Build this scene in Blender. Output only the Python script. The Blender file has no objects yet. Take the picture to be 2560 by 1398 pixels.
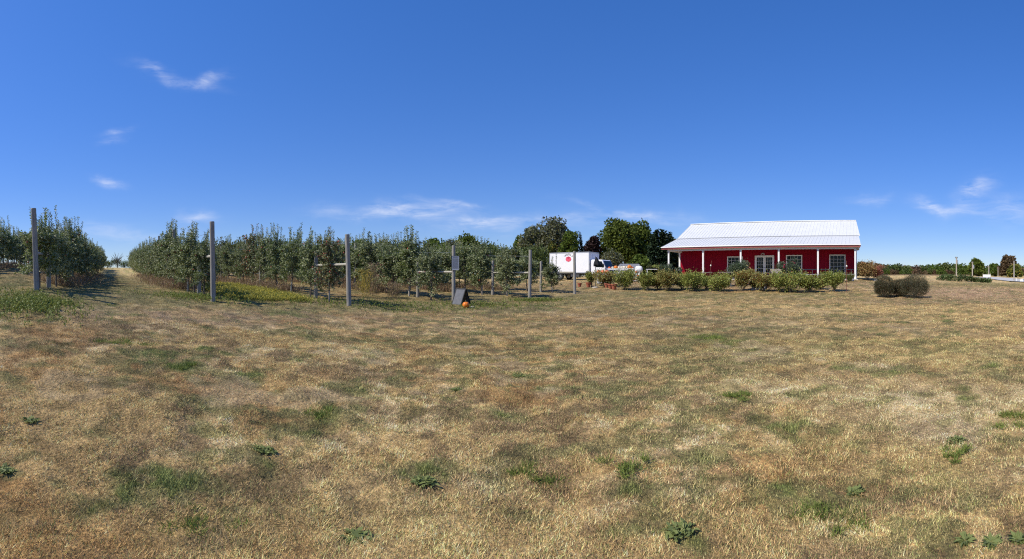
import bpy, math, random
import numpy as np
from mathutils import Vector, Matrix

# ------------------------------------------------------------------ camera, light, exposure
F = 1097.0            # panorama scale: source pixels per radian
HZ = 690.0            # source row of eye level
EYE = 1.6
SC = bpy.context.scene
SC.render.engine = 'CYCLES'
cam = bpy.data.cameras.new('camera')
cam.type = 'PANO'
cam.panorama_type = 'CENTRAL_CYLINDRICAL'
cam.central_cylindrical_radius = 1.0
cam.central_cylindrical_range_u_min = -1280 / F
cam.central_cylindrical_range_u_max = 1280 / F
cam.central_cylindrical_range_v_min = -(1398 - HZ) / F
cam.central_cylindrical_range_v_max = HZ / F
cam.clip_start = 0.05
cam.clip_end = 6000
camo = bpy.data.objects.new('camera', cam)
SC.collection.objects.link(camo)
camo.location = (0, 0, EYE)
camo.rotation_euler = (math.radians(90), 0, 0)
SC.camera = camo

SUN_AZ, SUN_EL = math.radians(250), math.radians(44)
sl = bpy.data.lights.new('sun', 'SUN')
sl.energy = 4.9
sl.angle = math.radians(0.53)
sl.color = (1.0, 0.93, 0.80)
so = bpy.data.objects.new('sun', sl)
SC.collection.objects.link(so)
sd = Vector((math.sin(SUN_AZ) * math.cos(SUN_EL), math.cos(SUN_AZ) * math.cos(SUN_EL), math.sin(SUN_EL)))
so.rotation_euler = sd.to_track_quat('Z', 'Y').to_euler()
so.location = (0, 0, 60)
SC.view_settings.view_transform = 'Standard'
SC.view_settings.look = 'None'
SC.view_settings.gamma = 1.0
SC.view_settings.exposure = 0.14
SC.cycles.max_bounces = 6
SC.cycles.transparent_max_bounces = 4
SC.cycles.use_denoising = False
SC.cycles.pixel_filter_type = 'BLACKMAN_HARRIS'
SC.cycles.filter_width = 1.15
SC.cycles.caustics_reflective = False
SC.cycles.caustics_refractive = False

W = bpy.data.worlds.new('World')
SC.world = W
W.use_nodes = True
nt = W.node_tree
for n in list(nt.nodes):
    nt.nodes.remove(n)
def wn(t, **k):
    n = nt.nodes.new(t)
    for a, b in k.items():
        setattr(n, a, b)
    return n
def wm(op, a, b=None, c=None):
    n = wn('ShaderNodeMath', operation=op)
    for i, v in enumerate((a, b, c)):
        if v is None:
            continue
        if isinstance(v, (int, float)):
            n.inputs[i].default_value = v
        else:
            nt.links.new(v, n.inputs[i])
    return n.outputs[0]
sky = wn('ShaderNodeTexSky', sky_type='NISHITA')
sky.sun_disc = False
sky.sun_elevation = SUN_EL
sky.sun_rotation = SUN_AZ
sky.altitude = 100
sky.air_density = 1.0
sky.dust_density = 0.15
sky.ozone_density = 3.0
hs = wn('ShaderNodeHueSaturation')
hs.inputs['Saturation'].default_value = 1.28
hs.inputs['Value'].default_value = 1.0
nt.links.new(sky.outputs[0], hs.inputs['Color'])
# wisps of cirrus, laid out by bearing and elevation in the sky itself
tc = wn('ShaderNodeTexCoord')
sp = wn('ShaderNodeSeparateXYZ')
nt.links.new(tc.outputs['Generated'], sp.inputs[0])
az = wm('ARCTAN2', sp.outputs[0], sp.outputs[1])
hyp = wm('SQRT', wm('ADD', wm('MULTIPLY', sp.outputs[0], sp.outputs[0]), wm('MULTIPLY', sp.outputs[1], sp.outputs[1])))
el = wm('DIVIDE', sp.outputs[2], wm('MAXIMUM', hyp, 0.02))
cmb = wn('ShaderNodeCombineXYZ')
nt.links.new(az, cmb.inputs[0]); nt.links.new(el, cmb.inputs[1])
nz0 = wn('ShaderNodeTexNoise')
nz0.inputs['Scale'].default_value = 9
nz0.inputs['Detail'].default_value = 6
nt.links.new(cmb.outputs[0], nz0.inputs['Vector'])
sx = wn('ShaderNodeSeparateColor')
nt.links.new(nz0.outputs['Color'], sx.inputs[0])
azd = wm('ADD', az, wm('MULTIPLY', wm('SUBTRACT', sx.outputs[0], 0.5), 0.09))
eld = wm('ADD', el, wm('MULTIPLY', wm('SUBTRACT', sx.outputs[1], 0.5), 0.07))
mp = wn('ShaderNodeMapping')
mp.inputs['Scale'].default_value = (7, 30, 1)
mp.inputs['Rotation'].default_value = (0, 0, 0.12)
nt.links.new(cmb.outputs[0], mp.inputs[0])
nz1 = wn('ShaderNodeTexNoise')
nz1.inputs['Scale'].default_value = 1.6
nz1.inputs['Detail'].default_value = 7
nz1.inputs['Roughness'].default_value = 0.62
nz1.inputs['Distortion'].default_value = 0.5
nt.links.new(mp.outputs[0], nz1.inputs['Vector'])
wisp = wm('MULTIPLY', wm('SUBTRACT', nz1.outputs[0], 0.33), 2.6)
tot = None
CL = [  # source px x, y, half width, half height, tilt, strength
    (395, 180, 50, 13, -25, .50), (470, 208, 75, 10, -8, .26), (530, 200, 42, 11, 20, .34), (290, 322, 38, 8, 12, .32), (275, 347, 34, 9, 14, .26),
    (277, 457, 30, 10, -14, .55), (495, 553, 42, 13, 10, .5), (345, 592, 130, 12, 0, .25), (1015, 532, 120, 18, 0, .80), (1140, 516, 75, 9, -8, .42),
    (1180, 562, 60, 14, 0, .5), (1330, 560, 210, 20, 3, .42), (1560, 536, 120, 9, -14, .42), (1680, 552, 120, 13, -5, .22),
    (2445, 480, 40, 26, 30, .62), (2350, 515, 50, 18, -15, .55), (2400, 525, 90, 12, -10, .34), (2545, 525, 65, 30, 0, .45), (2170, 494, 55, 12, 8, .30),
    (820, 520, 60, 16, 10, .25), (235, 575, 80, 12, 0, .28)]
for (cx, cy, rx, ry, tl, st) in CL:
    a = wm('SUBTRACT', azd, (cx - 1280) / F)
    e = wm('SUBTRACT', eld, (HZ - cy) / F)
    c_, s_ = math.cos(math.radians(tl)), math.sin(math.radians(tl))
    u = wm('MULTIPLY', wm('ADD', wm('MULTIPLY', a, c_), wm('MULTIPLY', e, s_)), F / rx)
    v = wm('MULTIPLY', wm('SUBTRACT', wm('MULTIPLY', e, c_), wm('MULTIPLY', a, s_)), F / ry)
    g = wm('POWER', 2.718, wm('MULTIPLY', wm('ADD', wm('MULTIPLY', u, u), wm('MULTIPLY', v, v)), -1.1))
    g = wm('MULTIPLY', g, st * 1.3)
    tot = g if tot is None else wm('ADD', tot, g)
cf = wn('ShaderNodeMath', operation='MULTIPLY', use_clamp=True)
nt.links.new(tot, cf.inputs[0]); nt.links.new(wm('MAXIMUM', wisp, 0.0), cf.inputs[1])
mxc = wn('ShaderNodeMix', data_type='RGBA')
nt.links.new(wm('MULTIPLY', cf.outputs[0], 0.85), mxc.inputs[0])
gm = wn('ShaderNodeRGBCurve')
SKY_TINT = wn('ShaderNodeMix', data_type='RGBA', blend_type='MULTIPLY')
SKY_TINT.inputs[0].default_value = 1.0
SKY_TINT.inputs[7].default_value = (1.0, 0.94, 1.22, 1)
nt.links.new(hs.outputs[0], SKY_TINT.inputs[6])
spx = wn('ShaderNodeSeparateColor'); nt.links.new(SKY_TINT.outputs[2], spx.inputs[0])
comp = wm('DIVIDE', 1.62, wm('ADD', 1.0, wm('MULTIPLY', wm('MAXIMUM', wm('MAXIMUM', spx.outputs[0], spx.outputs[1]), spx.outputs[2]), 0.12)))
scl = wn('ShaderNodeVectorMath', operation='SCALE')
nt.links.new(SKY_TINT.outputs[2], scl.inputs[0]); nt.links.new(comp, scl.inputs['Scale'])
hzn = wn('ShaderNodeMix', data_type='RGBA', blend_type='MULTIPLY')
nt.links.new(wm('POWER', 2.718, wm('MULTIPLY', wm('MAXIMUM', el, 0.0), -5.5)), hzn.inputs[0])
nt.links.new(scl.outputs[0], hzn.inputs[6]); hzn.inputs[7].default_value = (0.66, 0.84, 1.0, 1)
nt.links.new(hzn.outputs[2], mxc.inputs[6])
mxc.inputs[7].default_value = (6.2, 6.6, 7.8, 1)
bg = wn('ShaderNodeBackground')
bg.inputs['Strength'].default_value = 0.12
nt.links.new(mxc.outputs[2], bg.inputs['Color'])
wo = wn('ShaderNodeOutputWorld')
nt.links.new(bg.outputs[0], wo.inputs[0])
nt.nodes.remove(gm)

# ------------------------------------------------------------------ helpers
COL = SC.collection
rng = np.random.default_rng(7)
random.seed(11)

def tag(o, label=None, cat=None, group=None, kind=None):
    if label: o['label'] = label
    if cat: o['category'] = cat
    if group: o['group'] = group
    if kind: o['kind'] = kind
    return o

def empty(name, loc, rz=0.0):
    o = bpy.data.objects.new(name, None)
    o.empty_display_size = 0.2
    COL.objects.link(o)
    o.location = loc
    o.rotation_euler = (0, 0, rz)
    return o

def kids(o):
    return [c for c in COL.objects if c.parent is o]

def copy_tree(o, ch=None):
    c = o.copy(); COL.objects.link(c)
    for k in (ch if ch is not None else kids(o)):
        k2 = k.copy(); COL.objects.link(k2); k2.parent = c
        k2.matrix_parent_inverse = Matrix()
    return c

def np_mesh(name, v, f, mats, midx=None, col=None, smooth=False):
    v = np.asarray(v, np.float32); f = np.asarray(f, np.int32)
    me = bpy.data.meshes.new(name)
    me.vertices.add(len(v)); me.vertices.foreach_set('co', v.ravel())
    k = f.shape[1]
    me.loops.add(f.size); me.loops.foreach_set('vertex_index', f.ravel())
    me.polygons.add(len(f))
    me.polygons.foreach_set('loop_start', np.arange(0, f.size, k, dtype=np.int32))
    me.polygons.foreach_set('loop_total', np.full(len(f), k, np.int32))
    for m in mats: me.materials.append(m)
    if midx is not None: me.polygons.foreach_set('material_index', np.asarray(midx, np.int32))
    if smooth: me.polygons.foreach_set('use_smooth', np.ones(len(f), bool))
    if col is not None:
        ca = me.color_attributes.new('tone', 'FLOAT_COLOR', 'POINT')
        c4 = np.ones((len(v), 4), np.float32); c4[:, :3] = col
        ca.data.foreach_set('color', c4.ravel())
    me.update()
    return me

def link(name, me, parent=None, loc=(0, 0, 0)):
    o = bpy.data.objects.new(name, me)
    COL.objects.link(o)
    o.location = loc
    if parent: o.parent = parent
    return o

class MB:
    """collects shapes, builds one mesh"""
    def __init__(s): s.v, s.f, s.m, s.cur = [], [], [], 0
    def add(s, vs, fs):
        b = len(s.v); s.v += [tuple(x) for x in vs]
        for q in fs: s.f.append([b + i for i in q]); s.m.append(s.cur)
    def box(s, c, d, R=None, taper=1.0):
        hx, hy, hz = d[0] / 2, d[1] / 2, d[2] / 2
        vs = []
        for z in (-1, 1):
            t = taper if z > 0 else 1.0
            for x, y in ((-1, -1), (1, -1), (1, 1), (-1, 1)):
                p = Vector((x * hx * t, y * hy * t, z * hz))
                if R is not None: p = R @ p
                vs.append(p + Vector(c))
        s.add(vs, [(0, 3, 2, 1), (4, 5, 6, 7), (0, 1, 5, 4), (1, 2, 6, 5), (2, 3, 7, 6), (3, 0, 4, 7)])
    def b2(s, a, b):
        s.box([(a[i] + b[i]) / 2 for i in range(3)], [abs(b[i] - a[i]) for i in range(3)])
    def tube(s, pts, rad, n=8, cap=True):
        pts = [Vector(p) for p in pts]
        rings = []
        for i, p in enumerate(pts):
            t = (pts[min(i + 1, len(pts) - 1)] - pts[max(i - 1, 0)]).normalized()
            a = t.orthogonal().normalized() if abs(t.z) < .95 else Vector((1, 0, 0))
            a = (a - t * a.dot(t)).normalized(); b = t.cross(a)
            r = rad[i] if isinstance(rad, (list, tuple)) else rad
            rings.append([p + (a * math.cos(2 * math.pi * k / n) + b * math.sin(2 * math.pi * k / n)) * r for k in range(n)])
        vs = [q for r in rings for q in r]; fs = []
        for i in range(len(rings) - 1):
            for k in range(n):
                fs.append((i * n + k, i * n + (k + 1) % n, (i + 1) * n + (k + 1) % n, (i + 1) * n + k))
        if cap:
            fs.append(tuple(reversed(range(n)))); fs.append(tuple((len(rings) - 1) * n + k for k in range(n)))
        s.add(vs, fs)
    def lathe(s, prof, c=(0, 0, 0), n=16, lobes=0, depth=0.0):
        vs, fs = [], []
        for r, z in prof:
            for k in range(n):
                a = 2 * math.pi * k / n
                rr = r * (1 - depth * abs(math.cos(a * lobes / 2)) ** 6) if lobes else r
                vs.append((c[0] + rr * math.cos(a), c[1] + rr * math.sin(a), c[2] + z))
        for i in range(len(prof) - 1):
            for k in range(n):
                fs.append((i * n + k, i * n + (k + 1) % n, (i + 1) * n + (k + 1) % n, (i + 1) * n + k))
        fs.append(tuple(reversed(range(n)))); fs.append(tuple((len(prof) - 1) * n + k for k in range(n)))
        s.add(vs, fs)
    def prism(s, poly, y0, y1):
        n = len(poly)
        vs = [(x, y0, z) for x, z in poly] + [(x, y1, z) for x, z in poly]
        fs = [tuple(range(n)), tuple(reversed(range(n, 2 * n)))]
        for k in range(n): fs.append((k, k + n, (k + 1) % n + n, (k + 1) % n))
        s.add(vs, fs)
    def build(s, name, mats, parent=None, smooth=False, bevel=0.0):
        me = bpy.data.meshes.new(name)
        me.from_pydata([tuple(q) for q in s.v], [], s.f)
        for m in (mats if isinstance(mats, (list, tuple)) else [mats]): me.materials.append(m)
        me.polygons.foreach_set('material_index', s.m)
        if smooth: me.polygons.foreach_set('use_smooth', [True] * len(s.f))
        me.update()
        o = link(name, me, parent)
        if bevel:
            bm = o.modifiers.new('bevel', 'BEVEL'); bm.width = bevel; bm.segments = 2; bm.limit_method = 'ANGLE'
        return o

# ------------------------------------------------------------------ materials
def mat(name, base, rough=0.6, spec=0.4, metal=0.0, noise=None, bump=0.0, bscale=40, stretch=(1, 1, 1)):
    m = bpy.data.materials.new(name); m.use_nodes = True
    t = m.node_tree; p = t.nodes['Principled BSDF']
    p.inputs['Base Color'].default_value = (*base, 1)
    p.inputs['Roughness'].default_value = rough
    p.inputs['Specular IOR Level'].default_value = spec
    p.inputs['Metallic'].default_value = metal
    if noise or bump:
        tcx = t.nodes.new('ShaderNodeTexCoord'); mpx = t.nodes.new('ShaderNodeMapping')
        mpx.inputs['Scale'].default_value = stretch
        t.links.new(tcx.outputs['Object'], mpx.inputs[0])
    if noise:
        col2, sc = noise
        nz = t.nodes.new('ShaderNodeTexNoise'); nz.inputs['Scale'].default_value = sc; nz.inputs['Detail'].default_value = 6
        nz.inputs['Roughness'].default_value = 0.65
        t.links.new(mpx.outputs[0], nz.inputs['Vector'])
        r = t.nodes.new('ShaderNodeValToRGB')
        r.color_ramp.elements[0].position = 0.35; r.color_ramp.elements[1].position = 0.68
        r.color_ramp.elements[0].color = (*base, 1); r.color_ramp.elements[1].color = (*col2, 1)
        t.links.new(nz.outputs[0], r.inputs[0]); t.links.new(r.outputs[0], p.inputs['Base Color'])
    if bump:
        nb = t.nodes.new('ShaderNodeTexNoise'); nb.inputs['Scale'].default_value = bscale; nb.inputs['Detail'].default_value = 5
        t.links.new(mpx.outputs[0], nb.inputs['Vector'])
        b = t.nodes.new('ShaderNodeBump'); b.inputs['Strength'].default_value = bump
        t.links.new(nb.outputs[0], b.inputs['Height']); t.links.new(b.outputs[0], p.inputs['Normal'])
    return m

def leafmat(name, cols, back=None, rough=0.55, spec=0.18, trans=0.25, objvar=0.25):
    m = bpy.data.materials.new(name); m.use_nodes = True
    t = m.node_tree; p = t.nodes['Principled BSDF']
    g = t.nodes.new('ShaderNodeNewGeometry')
    r = t.nodes.new('ShaderNodeValToRGB'); cr = r.color_ramp
    while len(cr.elements) < len(cols): cr.elements.new(0.5)
    for i, c in enumerate(cols):
        pos, cc = c if isinstance(c[1], tuple) else (i / max(1, len(cols) - 1), c)
        cr.elements[i].position = pos; cr.elements[i].color = (*cc, 1)
    t.links.new(g.outputs['Random Per Island'], r.inputs[0])
    out = r.outputs[0]
    oi = t.nodes.new('ShaderNodeObjectInfo')
    mr = t.nodes.new('ShaderNodeMapRange')
    mr.inputs[3].default_value = 1 - objvar; mr.inputs[4].default_value = 1 + objvar
    t.links.new(oi.outputs['Random'], mr.inputs[0])
    h = t.nodes.new('ShaderNodeHueSaturation')
    t.links.new(mr.outputs[0], h.inputs['Value']); t.links.new(out, h.inputs['Color'])
    mr2 = t.nodes.new('ShaderNodeMapRange'); mr2.inputs[3].default_value = 0.485; mr2.inputs[4].default_value = 0.515
    mth = t.nodes.new('ShaderNodeMath'); mth.operation = 'FRACT'
    mt2 = t.nodes.new('ShaderNodeMath'); mt2.operation = 'MULTIPLY'; mt2.inputs[1].default_value = 7.31
    t.links.new(oi.outputs['Random'], mt2.inputs[0]); t.links.new(mt2.outputs[0], mth.inputs[0]); t.links.new(mth.outputs[0], mr2.inputs[0])
    t.links.new(mr2.outputs[0], h.inputs['Hue'])
    out = h.outputs[0]
    if back:
        mx = t.nodes.new('ShaderNodeMix'); mx.data_type = 'RGBA'
        t.links.new(g.outputs['Backfacing'], mx.inputs[0]); t.links.new(out, mx.inputs[6]); mx.inputs[7].default_value = (*back, 1)
        out = mx.outputs[2]
    t.links.new(out, p.inputs['Base Color'])
    p.inputs['Roughness'].default_value = rough; p.inputs['Specular IOR Level'].default_value = spec
    tr = t.nodes.new('ShaderNodeBsdfTranslucent'); t.links.new(out, tr.inputs[0])
    ms = t.nodes.new('ShaderNodeMixShader'); ms.inputs[0].default_value = trans
    o = [n for n in t.nodes if n.type == 'OUTPUT_MATERIAL'][0]
    t.links.new(p.outputs[0], ms.inputs[1]); t.links.new(tr.outputs[0], ms.inputs[2]); t.links.new(ms.outputs[0], o.inputs[0])
    return m

M = {}
M['post'] = mat('weathered_post_wood', (.20, .185, .165), .85, .2, noise=((.37, .35, .31), 9), bump=.7, bscale=14, stretch=(4, 4, .35))
M['rail'] = mat('pale_rail_wood', (.32, .30, .25), .85, .2, noise=((.48, .45, .38), 6), bump=.4, bscale=14, stretch=(.5, 5, 5))
M['bark'] = mat('grey_bark', (.11, .09, .07), .9, .2, noise=((.2, .17, .14), 14), bump=.5)
M['guard'] = mat('white_trunk_guard', (.42, .40, .36), .8, .2, noise=((.26, .24, .20), 12))
M['apple_leaf'] = leafmat('apple_leaf', [(.05, .08, .016), (.10, .145, .028), (.17, .21, .065), (.33, .35, .19)], back=(.31, .34, .18), rough=.5, spec=.28, trans=.32)
M['apple_leaf_rust'] = leafmat('apple_leaf_rusty', [(0, (.045, .07, .02)), (.45, (.10, .14, .04)), (.78, (.21, .23, .11)), (.86, (.24, .08, .045)), (1, (.36, .15, .07))], back=(.26, .28, .15), rough=.5, spec=.28, trans=.32)
M['fruit'] = mat('red_apple_skin', (.30, .03, .025), .35, .5, noise=((.42, .12, .05), 20))
M['wire'] = mat('galvanised_wire', (.35, .36, .37), .4, .5, .8)
M['rose_leaf'] = leafmat('garden_shrub_leaf', [(0, (.07, .10, .018)), (.4, (.14, .18, .03)), (.74, (.25, .27, .05)), (.88, (.42, .33, .08)), (1, (.42, .16, .06))], back=(.36, .40, .11), trans=.38)
M['rose_rust'] = leafmat('turning_shrub_leaf', [(0, (.085, .11, .018)), (.35, (.16, .17, .03)), (.6, (.32, .22, .05)), (1, (.42, .12, .06))], back=(.34, .33, .11), trans=.3)
M['dark_leaf'] = leafmat('dark_shrub_leaf', [(.04, .07, .025), (.08, .12, .045), (.14, .18, .085)], back=(.11, .14, .09), trans=.2)
M['privet'] = leafmat('clipped_shrub_leaf', [(0, (.035, .042, .016)), (.5, (.09, .092, .036)), (.8, (.17, .14, .065)), (1, (.27, .12, .08))], back=(.09, .095, .06), trans=.12, objvar=.15)
M['burning_green'] = leafmat('reddening_shrub_leaf', [(0, (.10, .13, .02)), (.45, (.26, .24, .05)), (.7, (.40, .20, .07)), (1, (.55, .18, .11))], back=(.4, .28, .12), trans=.3)
M['burning'] = leafmat('red_shrub_leaf', [(0, (.14, .12, .03)), (.3, (.32, .15, .05)), (.5, (.50, .16, .10)), (1, (.66, .22, .19))], back=(.4, .17, .13), trans=.3)
M['tree_leaf'] = leafmat('oak_leaf', [(.055, .085, .014), (.105, .15, .026), (.17, .225, .042)], trans=.3, objvar=.15)
M['tree_leaf_grey'] = leafmat('silvery_leaf', [(0, (.075, .098, .03)), (.5, (.15, .175, .058)), (.85, (.27, .26, .09)), (1, (.34, .26, .08))], back=(.13, .14, .09), trans=.2, objvar=.15)
M['tree_leaf_yel'] = leafmat('yellowing_leaf', [(0, (.06, .085, .02)), (.6, (.12, .14, .03)), (1, (.24, .16, .03))], trans=.2, objvar=.15)
M['spruce'] = leafmat('spruce_needle', [(.012, .024, .012), (.026, .044, .02), (.045, .065, .03)], trans=.05, objvar=.12)
M['purple'] = leafmat('purple_leaf', [(.02, .012, .012), (.04, .022, .022), (.07, .038, .036)], trans=.1, objvar=.1)
M['far_leaf'] = leafmat('far_wood_leaf', [(.05, .075, .02), (.085, .115, .03), (.135, .16, .05)], trans=.15, objvar=.3)
M['far_leaf_rust'] = leafmat('far_autumn_leaf', [(.075, .06, .03), (.13, .085, .045), (.18, .125, .07)], trans=.15, objvar=.3)
M['white'] = mat('white_paint', (.76, .76, .75), .5, .4, noise=((.68, .68, .67), 3))
M['roof'] = mat('white_metal_roof', (.62, .63, .63), .45, .3, noise=((.57, .585, .59), .8))
M['red'] = mat('red_metal_siding', (.25, .0015, .017), .55, .12, noise=((.215, .0015, .014), 1.5))
M['fascia'] = mat('red_brown_fascia', (.33, .07, .07), .5, .4)
M['glass'] = mat('dark_window_glass', (.006, .010, .012), .05, .2)
M['concrete'] = mat('concrete', (.50, .46, .40), .9, .2, noise=((.40, .36, .31), 4), bump=.2)
M['truck'] = mat('white_truck_paint', (.80, .80, .82), .35, .5, noise=((.74, .75, .78), 1.2))
M['rubber'] = mat('black_rubber', (.02, .02, .02), .8, .3)
M['steel'] = mat('dark_steel', (.07, .07, .075), .55, .5, .3)
M['alu'] = mat('dull_aluminium', (.45, .46, .48), .45, .5, .6)
M['logo'] = mat('red_logo_vinyl', (.70, .09, .15), .5, .4)
M['ink'] = mat('black_ink', (.03, .03, .035), .7, .2)
M['chalk'] = mat('chalkboard_panel', (.07, .075, .09), .5, .4, noise=((.12, .125, .14), 6))
M['blackwood'] = mat('black_painted_wood', (.012, .012, .013), .6, .35)
M['pumpkin'] = mat('pumpkin_skin', (.80, .22, .02), .45, .45, noise=((.70, .17, .015), 8))
M['pumpkin_red'] = mat('red_pumpkin_skin', (.72, .12, .03), .45, .45, noise=((.62, .1, .03), 8))
M['pumpkin_white'] = mat('white_pumpkin_skin', (.72, .66, .54), .5, .4, noise=((.62, .54, .40), 8))
M['stem'] = mat('pumpkin_stem', (.22, .2, .09), .8, .2)
M['terra'] = mat('terracotta', (.36, .12, .07), .85, .2, noise=((.28, .09, .06), 20))
M['soil'] = mat('dark_soil', (.06, .045, .035), .95, .1)
M['sign'] = mat('pale_sign_sheet', (.33, .36, .42), .5, .4)
M['board'] = mat('grey_board_wood', (.30, .25, .21), .85, .2, noise=((.2, .17, .14), 10), bump=.3, stretch=(1, 6, 6))
M['rusty'] = mat('rusty_iron', (.16, .06, .04), .85, .3)
M['umbrella'] = mat('black_canvas', (.02, .02, .024), .8, .2)
M['road'] = mat('light_road', (.50, .49, .47), .9, .2, noise=((.44, .43, .41), 2))
M['pole'] = mat('utility_pole_wood', (.40, .36, .31), .9, .2, noise=((.30, .27, .23), 3), stretch=(3, 3, .3))
M['pink'] = mat('pink_petal', (.55, .06, .12), .6, .3)
M['petal_white'] = mat('white_petal', (.7, .66, .58), .6, .3)
M['mum'] = leafmat('yellow_mum', [(0, (.09, .12, .03)), (.4, (.2, .24, .06)), (1, (.5, .48, .16))], trans=.2)
M['mum_dark'] = leafmat('budding_mum', [(0, (.05, .07, .025)), (.6, (.10, .12, .04)), (1, (.2, .15, .06))], trans=.2)
M['daylily'] = leafmat('strap_leaf', [(.12, .15, .04), (.22, .25, .08), (.36, .34, .15)], trans=.3)
M['squash'] = leafmat('squash_leaf', [(.05, .09, .03), (.10, .15, .05), (.2, .24, .1)], trans=.25)
M['weed'] = leafmat('weed_leaf', [(.10, .14, .03), (.18, .22, .05), (.30, .32, .10)], back=(.18, .23, .05), trans=.3)
M['rosette'] = leafmat('rosette_leaf', [(.13, .17, .05), (.20, .24, .08), (.32, .34, .14)], back=(.22, .26, .09), trans=.35)
M['drygrass'] = leafmat('dry_stem', [(0, (.16, .10, .07)), (.35, (.30, .20, .13)), (.6, (.42, .32, .20)), (1, (.16, .18, .06))], trans=.25, objvar=0)
M['goldenrod'] = leafmat('goldenrod', [(0, (.18, .19, .05)), (.4, (.34, .32, .08)), (.75, (.52, .42, .07)), (1, (.62, .46, .12))], trans=.3, objvar=0)

def tone_mat(name, rough, fine):
    m = bpy.data.materials.new(name); m.use_nodes = True
    t = m.node_tree; p = t.nodes['Principled BSDF']
    a = t.nodes.new('ShaderNodeAttribute'); a.attribute_name = 'tone'
    p.inputs['Roughness'].default_value = rough; p.inputs['Specular IOR Level'].default_value = .15
    out = a.outputs['Color']
    if fine:
        tcx = t.nodes.new('ShaderNodeTexCoord')
        prev = out
        for sc_, lo, hi in ((22, .45, 1.5), (5, .75, 1.25), (90, .6, 1.4)):
            nz = t.nodes.new('ShaderNodeTexNoise'); nz.inputs['Scale'].default_value = sc_; nz.inputs['Detail'].default_value = 5
            nz.inputs['Roughness'].default_value = .7
            t.links.new(tcx.outputs['Object'], nz.inputs['Vector'])
            mr = t.nodes.new('ShaderNodeMapRange'); mr.inputs[1].default_value = .3; mr.inputs[2].default_value = .7
            mr.inputs[3].default_value = lo; mr.inputs[4].default_value = hi
            t.links.new(nz.outputs[0], mr.inputs[0])
            h = t.nodes.new('ShaderNodeVectorMath'); h.operation = 'SCALE'
            t.links.new(prev, h.inputs[0]); t.links.new(mr.outputs[0], h.inputs['Scale'])
            prev = h.outputs[0]
        out = prev
        nb = t.nodes.new('ShaderNodeTexNoise'); nb.inputs['Scale'].default_value = 30; nb.inputs['Detail'].default_value = 6
        t.links.new(tcx.outputs['Object'], nb.inputs['Vector'])
        b = t.nodes.new('ShaderNodeBump'); b.inputs['Strength'].default_value = .8; b.inputs['Distance'].default_value = .04
        t.links.new(nb.outputs[0], b.inputs['Height']); t.links.new(b.outputs[0], p.inputs['Normal'])
        t.links.new(out, p.inputs['Base Color'])
    else:
        t.links.new(out, p.inputs['Base Color'])
        tr = t.nodes.new('ShaderNodeBsdfTranslucent'); t.links.new(out, tr.inputs[0])
        ms = t.nodes.new('ShaderNodeMixShader'); ms.inputs[0].default_value = .06
        o = [n for n in t.nodes if n.type == 'OUTPUT_MATERIAL'][0]
        t.links.new(p.outputs[0], ms.inputs[1]); t.links.new(tr.outputs[0], ms.inputs[2]); t.links.new(ms.outputs[0], o.inputs[0])
    return m
M['ground'] = tone_mat('dry_lawn_ground', .95, True)
M['blade'] = tone_mat('grass_blade', .7, False)

# ------------------------------------------------------------------ terrain
KN = {  # bearing in source px: (distance, height) pairs
    -400: [(14, .9), (22, 1.3), (34, 1.9), (60, 2.8), (100, 3.6)],
    30: [(14, 1.05), (22, 1.55), (34, 2.25), (60, 3.2), (100, 4.2)],
    85: [(14.2, 1.11), (24, 1.45), (34, 1.9), (60, 2.8), (100, 4.0)],
    170: [(14, 1.02), (24, 1.12), (35, 1.35), (60, 2.2), (100, 3.5), (150, 4.2)],
    290: [(14, .93), (24, 1.06), (35, 1.2), (60, 2.0), (100, 3.4), (150, 4.5), (400, 3)],
    400: [(14, .83), (23, 1.0), (35, 1.15), (60, 1.9), (100, 3.0), (150, 3.6)],
    530: [(15, .78), (23, .95), (35, 1.1), (60, 1.7), (100, 2.4)],
    700: [(15, .60), (22, .84), (26, .95), (35, 1.1), (60, 1.5), (100, 2)],
    870: [(16.6, .47), (22, .58), (30, .85), (60, 1.4), (100, 1.6)],
    1000: [(21, .42), (25, .55), (35, .85), (60, 1.3)],
    1135: [(21, .36), (30, .6), (60, 1.3)],
    1325: [(24.3, .34), (30, .55), (60, 1.3)],
    1437: [(22, .34), (27.7, .46), (38, .95), (45, 1.2), (60, 1.3)],
    1550: [(20, .30), (26, .55), (38, 1.2), (60, 1.3)],
    1900: [(20, .38), (25, .60), (36, 1.31), (60, 1.33)],
    2140: [(20, .38), (25, .60), (36, 1.31), (60, 1.38)],
    2250: [(20, .38), (23, .45), (33, .85), (45, 1.2), (60, 1.4), (100, 1.55), (200, 1.9)],
    2400: [(23, .46), (35, .80), (60, 1.05), (90, 1.12), (200, 1.8)],
    2560: [(23, .50), (35, .72), (60, .74), (80, .76), (120, 1.0), (200, 1.6)],
    2900: [(23, .50), (35, .70), (60, .74), (80, .76), (120, 1.0), (200, 1.6)]}
kpx = np.array(sorted(KN))
LD = np.linspace(math.log(1.5), math.log(3000), 260)
TAB = np.zeros((len(kpx), len(LD)))
for i, k in enumerate(kpx):
    pts = [(1.0, 0.0), (3.0, 0.0)] + KN[k]
    last = pts[-1]
    if last[0] < 400: pts = pts + [(500, max(1.7, min(last[1], 3.0)))]
    pts = pts + [(1500, 1.6), (3000, 1.6)]
    TAB[i] = np.interp(np.exp(LD), [p[0] for p in pts], [p[1] for p in pts])
ker = np.exp(-np.linspace(-2, 2, 11) ** 2); ker /= ker.sum()
TAB = np.stack([np.convolve(np.pad(r, 5, mode='edge'), ker, 'valid') for r in TAB])
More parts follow.
